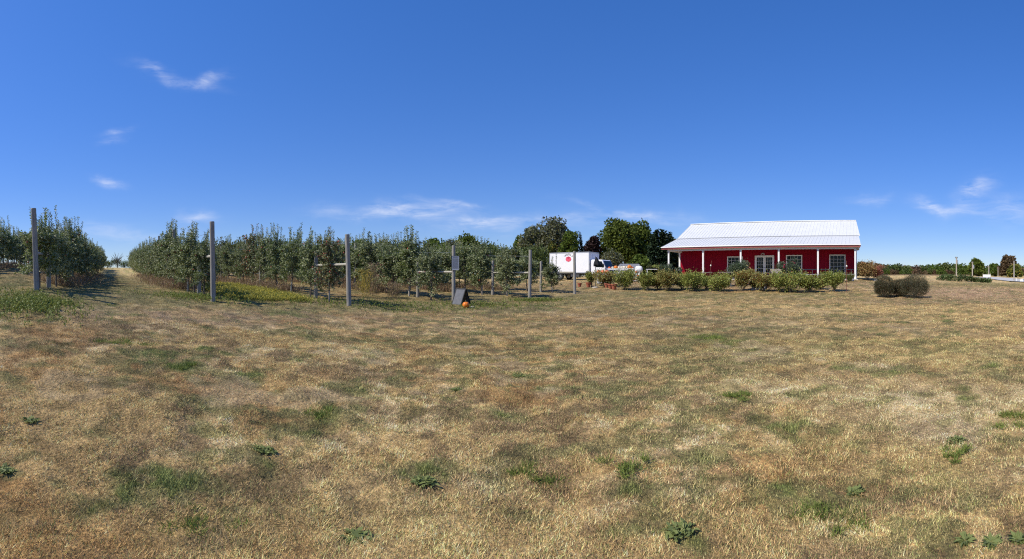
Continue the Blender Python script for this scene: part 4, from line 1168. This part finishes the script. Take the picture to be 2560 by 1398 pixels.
mb.b2((-.5, .195, .88), (.5, .235, .95)); mb.build('backrest', M['white'], o)
for sx_ in (-.46, .46):
    for sy_ in (-.22, .17):
        mb = MB(); mb.b2((sx_ - .03, sy_ - .03, 0), (sx_ + .03, sy_ + .03, .4)); mb.build('leg', M['white'], o)
for sx_ in (-.5, .5): mb = MB(); mb.b2((sx_ - .035, -.25, .62), (sx_ + .035, .2, .66)); mb.b2((sx_ - .03, -.24, .45), (sx_ + .03, -.19, .62)); mb.build('armrest', M['white'], o)
# slab path before the door
a = BP(1905, -4.3); mb = MB()
c, s = math.cos(-TH0), math.sin(-TH0)
q = [BP(1878, -9.6), BP(1912, -9.6), BP(1925, -.3), BP(1896, -.3)]
pts = []
N_ = 12
for i in range(N_ + 1):
    t = i / N_
    for (A_, B_) in ((q[0], q[3]), (q[1], q[2])):
        w_ = A_.lerp(B_, t); pts.append((w_.x, w_.y, float(height(w_.x, w_.y)) + .09))
mb.add(pts, [(2 * i, 2 * i + 1, 2 * i + 3, 2 * i + 2) for i in range(N_)])
mb.add([(x, y, z - .3) for x, y, z in pts], [])
n_ = len(pts)
for i in range(N_): mb.f += [[2 * i, 2 * i + 2, n_ + 2 * i + 2, n_ + 2 * i], [2 * i + 3, 2 * i + 1, n_ + 2 * i + 1, n_ + 2 * i + 3]]; mb.m += [0, 0]
mb.f.append([1, 0, n_, n_ + 1]); mb.m.append(0)
tag(mb.build('path', M['concrete']), kind='structure')

# garden tables and stakes
def garden_table(px, d, topy_, w, label, tilt=0.0):
    p = G(px, d); h = Z(topy_, d) - p.z
    o = empty('garden_table', p, -.4); tag(o, label, 'table')
    mb = MB(); R_ = Matrix.Rotation(tilt, 3, 'X')
    for i in range(6): mb.box(R_ @ Vector((0, (i - 2.5) * .14, 0)) + Vector((0, 0, h)), (w, .125, .04), R_)
    mb.build('table_top', M['board'], o)
    for sx_ in (-1, 1):
        mb = MB(); mb.tube([(sx_ * w * .32, -.26, 0), (sx_ * w * .3, .24, h - .03)], .035, 6); mb.tube([(sx_ * w * .32, .26, 0), (sx_ * w * .3, -.24, h - .03)], .035, 6); mb.build('leg', M['steel'], o)
    mb = MB(); mb.box((0, 0, h * .45), (w * .62, .05, .06)); mb.build('stretcher', M['steel'], o)
garden_table(1815, 29.5, 681, 1.0, 'grey slatted garden table on crossed legs before the left window')
garden_table(1766, 31, 682, .8, 'dark garden table at the foot of the second porch column')
garden_table(1941, 30, 680, .75, 'tilted wooden slat table at the right side of the door', tilt=.45)
def stake(px, d, y0, y1, lean, label, tip='rusty'):
    p = G(px, d); h = Z(y1, d) - p.z
    o = empty('garden_stake', p); tag(o, label, 'stake')
    mb = MB(); mb.tube([(0, 0, -.1), (lean, 0, h)], .014, 6); mb.build('rod', M['rusty'], o)
    mb = MB(); mb.lathe([(.01, -.05), (.05, 0), (.04, .05), (.01, .09)], (lean * .8, 0, h * .82), 8); mb.build('finial', M[tip], o)
    mb = MB(); mb.tube([(lean * .6 - .12, 0, h * .6), (lean * .6 + .12, 0, h * .62)], .012, 5); mb.build('crossbar', M['rusty'], o)
stake(1769, 28, 0, 652, .28, 'thin leaning rusty garden stake before the red wall', 'petal_white')
stake(2116, 25.5, 730, 652, .02, 'upright rusty iron stake with pale finial right of the border', 'petal_white')
# bare rock edging near the right corner
for i, (px_, d, w, lab) in enumerate([(2128, 34.8, .5, 'flat pale stone at the foot of the right porch column'), (2190, 37, .45, 'pale stone beside the red shrub'), (2062, 34.5, .4, 'pale stone under the strap leaved plants')]):
    p = G(px_, d); r = np.random.default_rng(950 + i)
    mb = MB(); mb.lathe([(w * .3, -.06), (w * .5, .0), (w * .48, .08), (w * .34, .15), (w * .1, .17)], (0, 0, 0), 9)
    mb.v = [(x * (1 + .25 * math.sin(3 * x + i)), y * .7, z * (1 + .3 * math.sin(5 * y + x * 4))) for x, y, z in mb.v]
    o = mb.build('stone', M['concrete']); o.location = p; tag(o, lab, 'stone')

# terracotta pots
def pot(px, py, s, label, plant=False):
    p = hit(px, py); o = empty('flower_pot', p); tag(o, label, 'flower pot', 'terracotta pots in the border')
    mb = MB(); mb.lathe([(.10 * s, 0), (.15 * s, .24 * s), (.175 * s, .24 * s), (.18 * s, .31 * s), (.15 * s, .31 * s), (.145 * s, .27 * s)], n=18); mb.build('pot', M['terra'], o)
    mb = MB(); mb.lathe([(.14 * s, .262 * s), (.10 * s, .275 * s), (.02 * s, .28 * s)], n=14); mb.build('soil', M['soil'], o)
pot(1517, 721, 1.1, 'left of the three terracotta pots standing close together')
pot(1526, 723, 1.1, 'middle of the three terracotta pots standing close together')
pot(1535, 724, 1.15, 'front right of the three terracotta pots standing close together')
pot(1471, 719, 1.2, 'terracotta pot standing alone right of the last orchard post')
pot(1449, 718, 1.0, 'terracotta pot just right of the last orchard post')

# ------------------------------------------------------------------ box truck
hb = math.atan2(-.616, .788)
T0 = Vector((7.7, 43.3, 0)); T0.z = float(height(T0.x, T0.y))
truck = empty('box_truck', T0, hb); tag(truck, 'white box truck with red round emblem parked behind the shrubs', 'truck')
LB, WB = 4.75, 2.2
z0, z1 = .72, 2.85
mb = MB(); mb.b2((-LB, 0.0, z0), (0, WB, z1)); mb.build('cargo_box', M['truck'], truck, bevel=.03)
mb = MB()
for y in (-.012, WB - .035):
    mb.b2((-LB + .02, y, z1 - .09), (-.02, y + .047, z1 + .012)); mb.b2((-LB + .02, y, z0 - .01), (-.02, y + .047, z0 + .08))
    for x in (-LB, -.06): mb.b2((x, y - .002, z0), (x + .06, y + .049, z1))
mb.b2((-.03, .05, z1 - .1), (.014, WB - .05, z1 + .013)); mb.build('box_trim', M['alu'], truck)
mb = MB()
for i in range(5): mb.b2((.001, .25 + i * .4, z0 + .1), (.012, .27 + i * .4, z1 - .15))
mb.build('panel_seam', M['alu'], truck)
mb = MB(); mb.prism([(.12, .55), (1.72, .55), (1.80, .9), (1.76, 1.22), (1.42, 1.98), (1.3, 2.04), (.22, 2.06), (.12, 1.98)], .12, WB - .12)
cab = mb.build('cab', M['truck'], truck, bevel=.05)
mb = MB(); mb.add([(1.775 - .0, .26, 1.27), (1.775, WB - .26, 1.27), (1.465, WB - .32, 1.94), (1.465, .32, 1.94)], [(0, 1, 2, 3)])
ws = mb.build('windshield', M['glass'], cab); ws.location = (.014, 0, .006)
for y in (.112, WB - .112):
    mb = MB(); mb.add([(.62, y, 1.3), (1.62, y, 1.28), (1.34, y, 1.88), (.62, y, 1.9)], [(0, 1, 2, 3)]); mb.build('side_window', M['glass'], cab)
mb = MB()
for y in (-.08, WB + .08):
    mb = MB(); mb.b2((1.62, y - .06, 1.25), (1.68, y + .06, 1.6)); mb.tube([(1.6, WB / 2 + (y - WB / 2) * .93, 1.7), (1.65, y, 1.59)], .015, 6)
    mb.build('mirror', M['rubber'], cab)
mb = MB(); mb.b2((1.73, .2, .48), (1.9, WB - .2, .68)); mb.build('bumper', M['alu'], truck)
mb = MB(); mb.b2((1.80, .5, .78), (1.815, WB - .5, 1.0)); mb.build('grille', M['rubber'], cab)
for y in (.32, WB - .32): mb = MB(); mb.lathe([(.09, 0), (.09, .02), (.05, .03)], n=12); h_ = mb.build('headlight', M['glass'], cab); h_.location = (1.80, y, .85); h_.rotation_euler = (0, math.pi / 2, 0)
mb = MB(); mb.b2((-LB + .1, .5, .55), (.9, .62, .70)); mb.b2((-LB + .1, WB - .62, .55), (.9, WB - .5, .70)); mb.b2((-LB, .1, .4), (-LB + .12, WB - .1, .55)); mb.b2((-2.2, .1, .35), (-1.2, .45, .62)); mb.build('chassis', M['steel'], truck)
for x in (-3.5, .95):
    for y in (.06, WB - .32):
        mb = MB(); mb.lathe([(.30, 0), (.37, .03), (.37, .23), (.30, .26)], n=22); w_ = mb.build('wheel', M['rubber'], truck); w_.location = (x, y + .26, .37); w_.rotation_euler = (math.pi / 2, 0, 0)
        mb = MB(); mb.lathe([(.19, -.004), (.2, .0), (.12, .05), (.12, .21), (.2, .264), (.19, .268)], n=16); r2 = mb.build('rim', M['alu'], w_)
# emblem: lobed red disc, with an arc of letters over it
ex_, ez_ = -2.42, z0 + 1.44
mb = MB(); n = 40; vs = [(ex_, -.016, ez_)]
for k in range(n):
    a = 2 * math.pi * k / n; rr_ = .29 * (1 + .06 * math.cos(a * 8)); vs.append((ex_ + rr_ * 1.12 * math.cos(a), -.016, ez_ + rr_ * .92 * math.sin(a)))
mb.add(vs, [(0, 1 + k, 1 + (k + 1) % n) for k in range(n)])
for k in range(5):
    a = math.pi / 2 + (k - 2) * .34; mb.cur = 1
    mb.box((ex_ + .17 * math.cos(a * 1), -.018, ez_ + .16 * math.sin(a)), (.03, .004, .18), Matrix.Rotation(-(a - math.pi / 2), 3, 'Y'))
em = mb.build('emblem', [M['logo'], mat('dark_red_vinyl', (.35, .02, .05), .5)], truck)
def text_mesh(s, size, mt, name, parent, loc, rot, ext=.004):
    cu = bpy.data.curves.new(name, 'FONT'); cu.body = s; cu.size = size; cu.align_x = 'CENTER'; cu.align_y = 'CENTER'; cu.extrude = ext
    t = bpy.data.objects.new(name, cu); COL.objects.link(t)
    bpy.context.view_layer.update()
    me = bpy.data.meshes.new_from_object(t.evaluated_get(bpy.context.evaluated_depsgraph_get()))
    bpy.data.objects.remove(t)
    me.name = name; me.materials.clear(); me.materials.append(mt)
    o = link(name, me, parent, loc); o.rotation_euler = rot; return o
for i, ch in enumerate('WOOLF'):
    a = math.radians(132 - i * 24)
    x, z = ex_ + .55 * math.cos(a), ez_ + .47 * math.sin(a)
    text_mesh(ch, .25, M['ink'], 'letter', truck, (x, -.016, z), (math.pi / 2, -(a - math.pi / 2), 0))

# market umbrella, folded
p = G(1489, 31.5); o = empty('folded_umbrella', p); tag(o, 'folded black market umbrella in front of the truck cab', 'umbrella')
hu = Z(643, 31.5) - p.z
mb = MB(); mb.tube([(0, 0, -.05), (0, 0, hu + .04)], .025, 8); mb.build('pole', M['steel'], o)
mb = MB(); mb.lathe([(.04, hu), (.10, hu - .12), (.30, hu - .48), (.34, hu - .66), (.22, hu - .64), (.06, hu - .60)], (.14, 0, 0), n=24, lobes=6, depth=.35)
mb.v = [(x + .35 * (hu - z) * .55 - .1, y * .7, z) for x, y, z in mb.v]
mb.build('canopy', M['umbrella'], o, smooth=True)
mb = MB(); mb.lathe([(.25, 0), (.25, .06), (.06, .1)], n=16); mb.build('base', M['concrete'], o)

# pumpkins -----------------------------------------------------------
def pumpkin_mesh(R_, H_, m, n=24, lobes=9):
    mb = MB(); prof = []
    for i in range(9):
        t = i / 8; a = -math.pi / 2 + math.pi * t
        prof.append((max(.02, R_ * math.cos(a) ** .75 if math.cos(a) > 0 else .02), H_ / 2 + H_ / 2 * math.sin(a) * (1 - .12 * (1 if t > .9 else 0))))
    mb.lathe(prof, n=n, lobes=lobes * 2, depth=.10)
    body = mesh_of(mb, 'rind', m)
    body.polygons.foreach_set('use_smooth', [True] * len(body.polygons))
    sm = MB(); sm.tube([(0, 0, H_ * .93), (.0, 0, H_ * 1.06), (R_ * .12, 0, H_ * 1.25)], [R_ * .14, R_ * .09, R_ * .08], 7)
    return body, mesh_of(sm, 'stem', M['stem'])
PM = {k: pumpkin_mesh(1.0, 1.5, M[m]) for k, m in (('o', 'pumpkin'), ('r', 'pumpkin_red'), ('w', 'pumpkin_white'))}
def pumpkin(k, loc, R_, label, squash=1.0, group=None):
    o = empty('pumpkin', loc, random.uniform(0, 6)); o.scale = (R_, R_, R_ * squash); tag(o, label, 'pumpkin', group)
    link('rind', PM[k][0], o); link('stem', PM[k][1], o); return o
p = hit(1165, 770); pumpkin('o', p, .145, 'round orange pumpkin on the grass before the chalkboard', 1.15)
# chalkboard A frame
p = hit(1153, 764); d = math.hypot(p.x, p.y)
cb = empty('sandwich_board', p, math.radians(-42)); tag(cb, 'black folding sandwich board leaning open beside the sign post', 'chalkboard sign')
hB = 42 * d / F / math.cos(.3) * .98
def panel(mb_l, sgn, w=.58):
    R_ = Matrix.Rotation(sgn * -.36, 3, 'X')
    return R_
for sgn, nm in ((-1, 'front_panel'), (1, 'back_panel')):
    R_ = Matrix.Rotation(sgn * .38, 3, 'X')
    L_ = hB / math.cos(.38) * 1.0
    off = Vector((0, sgn * math.tan(.38) * hB, 0))
    mid = off * .5 + Vector((0, 0, hB / 2))
    fr = MB()
    for sx_ in (-1, 1): fr.box(mid + R_ @ Vector((sx_ * .30, 0, 0)), (.045, .03, L_), R_)
    for sz_ in (-1, 1): fr.box(mid + R_ @ Vector((0, 0, sz_ * (L_ / 2 - .03))), (.555, .028, .05), R_)
    f_ = fr.build(nm, M['blackwood'], cb)
    pn = MB(); pn.box(mid, (.556, .012, L_ - .08), R_); pn.build('board', M['chalk'], f_)
for sx_ in (-.2, .2): mb = MB(); mb.box((sx_, 0, hB + .005), (.07, .05, .03)); mb.build('hinge', M['steel'], cb)
tag(link('stone', mesh_of((lambda m_: (m_.lathe([(.06, -.02), (.10, .01), (.08, .05), (.02, .065)], n=9), m_)[1])(MB()), 'stone', M['concrete']), None, hit(1181, 769)), 'small grey stone in the grass right of the pumpkin', 'stone')

# paper sign on the sign post
b, top = PP[4]; d = math.hypot(b.x, b.y)
th = (1138.5 - 1280) / F; zc = Z(658, d - .12)
sg = empty('notice_sign', ((d - .13) * math.sin(th), (d - .13) * math.cos(th), zc), -th + math.radians(-8)); tag(sg, 'grey notice sheet of small print fixed to the end post', 'sign')
mb = MB(); mb.box((0, 0, 0), (.34, .012, .66)); mb.build('panel', M['sign'], sg)
mb = MB()
for sx_ in (-1, 1): mb.box((sx_ * .176, -.002, 0), (.014, .02, .686))
for sz_ in (-1, 1): mb.box((0, -.002, sz_ * .336), (.338, .02, .014))
mb.build('frame', M['steel'], sg)
text_mesh('WARNING', .056, M['ink'], 'title', sg, (0, -.0095, .275), (math.pi / 2, 0, 0), .001)
mb = MB(); r_ = random.Random(9)
for i in range(16):
    z = .215 - i * .031; x = -.14
    while x < .135:
        w_ = min(r_.uniform(.015, .05), .142 - x)
        if w_ > .008: mb.b2((x, -.0075, z - .0065), (x + w_, -.0092, z + .0065))
        x += w_ + .009
mb.build('small_print', M['ink'], sg)

# pumpkin stand -------------------------------------------------------
SD = 37.0
def at(px, d, dz=0.0):
    p = G(px, d); p.z += dz; return p
pst = G(1552, SD); th = (1552 - 1280) / F
st_ = empty('pumpkin_stand', pst, -th - .05); tag(st_, 'long white wooden display stand topped with pumpkins', 'display stand')
hw = (1584 - 1520) / 2 * SD / F; ht = Z(672, SD) - pst.z
mb = MB(); mb.b2((-hw, -.45, ht - .05), (hw, .45, ht)); mb.b2((-hw, -.47, ht - .10), (hw, -.452, ht + .03)); mb.build('table_top', M['white'], st_)
for x in (-hw + .04, 0.0, hw - .04):
    for y in (-.4, .4): mb = MB(); mb.b2((x - .04, y - .04, -.1), (x + .04, y + .04, ht - .051)); mb.build('leg', M['white'], st_)
mb = MB(); mb.b2((-hw, -.36, ht * .42), (hw, .36, ht * .42 + .04)); mb.build('shelf', M['white'], st_)
for i, (px_, k, R_, lab) in enumerate([(1524, 'r', .11, 'reddish pumpkin at the left end of the white stand'), (1532, 'w', .12, 'small white pumpkin left of the tall stemmed orange one'), (1540, 'o', .17, 'orange pumpkin standing highest on the left half of the stand'), (1548, 'w', .13, 'white pumpkin right of the tall orange one'), (1555, 'w', .14, 'cream pumpkin at the middle of the stand'),
                                   (1561, 'w', .15, 'wide cream pumpkin just right of the stand middle'), (1567, 'w', .13, 'white pumpkin left of the large orange one'), (1574, 'o', .20, 'large orange pumpkin near the right end of the stand'), (1581, 'r', .11, 'small reddish pumpkin at the right end of the stand')]):
    x = (px_ - 1552) * SD / F; c_, s_ = math.cos(-th - .05), math.sin(-th - .05)
    pumpkin(k, (pst.x + x * c_ + .15 * s_, pst.y + x * s_ - .15 * c_, pst.z + ht), R_, lab, 1.0, 'pumpkins on the white stand')
for i in range(8):
    x = -hw + .3 + i * .25; k = 'wowwrwow'[i]; c_, s_ = math.cos(-th - .05), math.sin(-th - .05)
    pumpkin(k, (pst.x + x * c_ + .1 * s_, pst.y + x * s_ - .1 * c_, pst.z + ht * .42 + .04), .12, 'pumpkin in the shaded row on the lower shelf of the stand', 1.0, 'pumpkins on the lower shelf')
# orange pumpkins in a white bin
pb = G(1507, 36); thb = (1507 - 1280) / F
bn = empty('pumpkin_bin', pb, -thb); tag(bn, 'white crate of orange pumpkins before the truck cab', 'crate')
hb_ = Z(683, 36) - pb.z
mb = MB(); mb.b2((-.45, -.35, -.05), (.45, .35, .04))
mb.build('floor', M['white'], bn)
for (a_, b_) in (((-.48, -.38, 0), (.48, -.352, hb_)), ((-.48, .352, 0), (.48, .38, hb_)), ((-.48, -.352, 0), (-.452, .352, hb_)), ((.452, -.352, 0), (.48, .352, hb_))):
    mb = MB(); mb.b2(a_, b_); mb.build('side', M['white'], bn)
kk = 0
for x, xn in ((-.33, 'left'), (0, 'middle'), (.33, 'right')):
    for y, yn in ((-.2, 'front'), (.18, 'back')):
        c_, s_ = math.cos(-thb), math.sin(-thb)
        pumpkin('r' if kk % 3 else 'o', (pb.x + x * c_ - y * s_, pb.y + x * s_ + y * c_, pb.z + hb_ - .05 + (kk % 2) * .04), .17, f'orange red pumpkin at the {yn} {xn} of the white crate'.replace('middle of', 'centre of'), 1.0, 'pumpkins heaped in the crate'); kk += 1
# white tank
pt = G(1597, 40); o = empty('white_tank', pt, -.25); tag(o, 'white round ended tank right of the pumpkin stand', 'tank')
zt = Z(672, 40) - pt.z
mb = MB(); prof = [(.02, -.36), (.2, -.33), (.30, -.25), (.33, -.16), (.33, .16), (.30, .25), (.2, .33), (.02, .36)]
mb.lathe(prof, n=22); t_ = mb.build('vessel', M['white'], o, smooth=True); t_.location = (0, 0, zt - .08); t_.rotation_euler = (0, math.pi / 2, 0)
for x in (-.14, .14): mb = MB(); mb.b2((x - .05, -.2, -.05), (x + .05, .2, zt - .34)); mb.build('leg', M['steel'], o)
mb = MB(); mb.lathe([(.07, 0), (.07, .08), (.03, .1)], (0, 0, zt + .27), 10); mb.build('valve_cap', M['alu'], o)
# side rack with coloured goods
pr = G(1590, 36); o = empty('side_rack', pr, -.3); tag(o, 'low white rack with coloured goods between stand and shrubs', 'rack')
mb = MB()
for z_ in (.1, .42, .72): mb.b2((-.3, -.2, z_), (.3, .2, z_ + .03))
mb.build('shelf', M['white'], o)
for x in (-.3, .3):
    for y in (-.2, .2): mb = MB(); mb.b2((x - .02, y - .02, -.05), (x + .02, y + .02, .85)); mb.build('leg', M['white'], o)
c_, s_ = math.cos(-.3), math.sin(-.3)
for i, (x, z_, k) in enumerate([(-.15, .13, 'r'), (.12, .13, 'w'), (-.12, .45, 'r'), (.15, .45, 'o'), (0, .75, 'r')]):
    pumpkin(k, (pr.x + x * c_, pr.y + x * s_, pr.z + z_), .1, ['red gourd low at the left of the side rack', 'white gourd low at the right of the side rack', 'red gourd on the middle shelf of the side rack', 'orange gourd on the middle shelf of the side rack', 'red gourd on top of the side rack'][i])
# bench with chrysanthemums
pm_ = G(1636, 36.5); o = empty('plant_bench', pm_, -.32); tag(o, 'white trestle bench carrying pots of chrysanthemums', 'bench')
hm = Z(673, 36.5) - pm_.z
mb = MB(); mb.b2((-.7, -.3, hm - .04), (.7, .3, hm)); mb.build('table_top', M['white'], o)
for x in (-.6, .6):
    for y in (-.24, .24): mb = MB(); mb.b2((x - .03, y - .03, -.05), (x + .03, y + .03, hm - .041)); mb.build('leg', M['white'], o)
c_, s_ = math.cos(-.32), math.sin(-.32)
for i, (x, m_, lab) in enumerate([(-.42, 'mum_dark', 'left chrysanthemum pot, still in bud, on the white bench'), (.02, 'mum', 'pale yellow chrysanthemum in the middle of the white bench'), (.42, 'mum', 'yellow green chrysanthemum at the right of the white bench')]):
    q_ = empty('potted_mum', (pm_.x + x * c_, pm_.y + x * s_, pm_.z + hm)); tag(q_, lab, 'potted plant', 'chrysanthemums on the bench')
    mb = MB(); mb.lathe([(.08, 0), (.12, .12), (.13, .12), (.13, .14)], n=12); mb.build('pot', M['rubber'], q_)
    r = np.random.default_rng(970 + i); n = 700; dv = r.normal(0, 1, (n, 3)); dv /= np.linalg.norm(dv, axis=1, keepdims=True); dv[:, 2] = np.abs(dv[:, 2])
    v, f = leaves(np.array((0, 0, .15)) + dv * np.array((.25, .25, .2)) * r.uniform(.6, 1, n)[:, None], dv + r.normal(0, .4, (n, 3)), dv, np.full(n, .05), np.full(n, .04))
    link('foliage', np_mesh('foliage', v, f, [M[m_]]), q_)

# distant low house between the trees, behind the stand
ph = G(1573, 82); o = empty('low_house', ph, -.2); tag(o, 'distant low pale house with grey roof between the trees', 'house')
mb = MB(); mb.b2((-2.2, 0, -.3), (2.2, 4, 1.5)); mb.build('wall', M['white'], o)
mb = MB(); mb.add([(-2.5, -.3, 1.5), (2.5, -.3, 1.5), (2.0, 2, 2.6), (-1.6, 2, 2.6), (-2.5, 4.3, 1.5), (2.5, 4.3, 1.5)], [(0, 1, 2, 3), (3, 2, 5, 4), (0, 3, 4), (1, 5, 2), (0, 4, 5, 1)]); mb.build('roof', mat('grey_shingle', (.16, .17, .19), .9, noise=((.2, .2, .22), 3)), o)
mb = MB(); mb.b2((-1, -.03, .4), (-.3, -.003, 1.1)); mb.build('window', M['glass'], o)

# ------------------------------------------------------------------ far right: road, poles, sign, squash rows
rp = []
for (px_, d) in ((2462, 118), (2495, 100), (2520, 84), (2545, 72), (2575, 64), (2620, 58), (2700, 53)):
    rp.append(G(px_, d))
mb = MB(); vs = []
for i, p in enumerate(rp):
    t = (rp[min(i + 1, len(rp) - 1)] - rp[max(i - 1, 0)]); t.z = 0; t.normalize(); s_ = Vector((-t.y, t.x, 0))
    for w_ in (-3.2, 3.2): q_ = p + s_ * w_; vs.append((q_.x, q_.y, max(float(height(q_.x, q_.y)), p.z) + .10))
mb.add(vs, [(2 * i, 2 * i + 1, 2 * i + 3, 2 * i + 2) for i in range(len(rp) - 1)])
tag(mb.build('road', M['road']), kind='structure')
def upole(px_, d, ty, arm, label, r=.13):
    p = G(px_, d); h = Z(ty, d) - p.z
    o = empty('utility_pole', p); tag(o, label, 'utility pole', 'utility poles at the right')
    mb = MB(); mb.tube([(0, 0, -.3), (0, 0, h)], [r, r * .75], 10); mb.build('pole', M['pole'], o)
    if arm:
        mb = MB(); mb.box((0, 0, h - .15), (arm, .1, .12)); mb.build('crossarm', M['board'], o)
        for x in (-.45, 0, .45): mb = MB(); mb.lathe([(.04, 0), (.06, .08), (.03, .16)], (x * arm, 0, h - .09), 8); mb.build('insulator', M['steel'], o)
        mb = MB(); mb.lathe([(.16, 0), (.18, .05), (.18, .55), (.12, .62)], (.26, 0, h - 1.1), 12); mb.build('transformer', M['alu'], o)
upole(2391, 82, 643, .8, 'utility pole with crossarm, tallest and leftmost of the poles')
upole(2431, 72, 655, .5, 'utility pole in front of the dark spreading tree', .11)
upole(2472, 90, 665, 0, 'pale pole right behind the white roadside sign', .12)
upole(2495, 120, 668, 0, 'thin distant pole between the white sign and the autumn tree', .10)
upole(2535, 66, 652, 0, 'pole at the near side of the road by the right edge', .10)
# overhead wires
mb = MB()
a0 = G(2391, 82); a0.z = Z(645, 82); a1 = G(2431, 72); a1.z = Z(657, 72)
for k in range(2):
    pts = [a0.lerp(a1, t) - Vector((0, 0, .5 * math.sin(math.pi * t) - k * .2)) for t in (0, .25, .5, .75, 1)]; mb.tube(pts, .012, 4)
# white roadside sign
p = G(2467, 64); o = empty('roadside_sign', p, -1.0); tag(o, 'blank looking white sign board on two dark posts near the road', 'sign')
zt_, zb_ = Z(686.5, 64) - p.z, Z(693, 64) - p.z
mb = MB(); mb.b2((-.55, -.03, zb_), (.55, .03, zt_)); mb.build('panel', M['white'], o)
for x in (-.56, .56): mb = MB(); mb.b2((x - .04, .031, -.2), (x + .04, .11, zt_ + .15)); mb.build('post', M['board'], o)
p = G(2542, 62); o = empty('marker_post', p); tag(o, 'short white marker post at the grass verge of the road', 'post')
mb = MB(); mb.b2((-.06, -.04, -.1), (.06, .04, .5)); mb.build('post', M['white'], o); mb = MB(); mb.b2((-.3, -.03, .08), (-.07, .03, .16)); mb.build('arm', M['white'], o)
p = G(2557, 60); o = empty('roadside_box', p); tag(o, 'small white box at the right picture edge by the road', 'box')
mb = MB(); mb.b2((-.45, -.2, -.05), (.3, .2, .42)); mb.build('body', M['white'], o, bevel=.02); mb = MB(); mb.b2((-.48, -.23, .421), (.33, .23, .47)); mb.build('lid', M['white'], o)
# squash plants row
for i, (px_, w_, ty, d) in enumerate([(2352, 20, 693, 52), (2368, 22, 690, 52), (2385, 22, 691, 52), (2402, 20, 692, 51), (2416, 18, 694, 51), (2428, 14, 692, 50), (2442, 14, 700, 50), (2456, 14, 700, 49), (2470, 16, 700, 49)]):
    p = G(px_, d); H_ = max(.3, Z(ty, d) - p.z)
    v, f, st = shrub_mesh(980 + i, w_ / 2 * d / F * 1.25, H_ * 1.15, 420, .17, base=.05, lumps=7, stems=4)
    make_shrub('squash_plant', p, v, f, st, M['squash'], ['broad leaved garden plant at the left end of the far vegetable row', 'second garden plant from the left in the far vegetable row', 'garden plant left of the tallest utility pole', 'garden plant right of the tallest utility pole', 'garden plant left of the second utility pole', 'pointed garden plant touching the second utility pole',
               'low garden plant right of the second utility pole', 'low garden plant left of the white roadside sign', 'low garden plant under the white roadside sign'][i], 'plant', 'plants of the far vegetable row')
def far_gen(r, n):
    th_ = (r.uniform(2190, 2470, n) - 1280) / F; d = r.uniform(175, 215, n); return d * np.sin(th_), d * np.cos(th_)
stalks('field_grass', 4000, far_gen, (.2, .45), M['drygrass'], 'tall pale dry grass along the edge of the far wood', 'grass', 8, wd=.2, leaf=2)
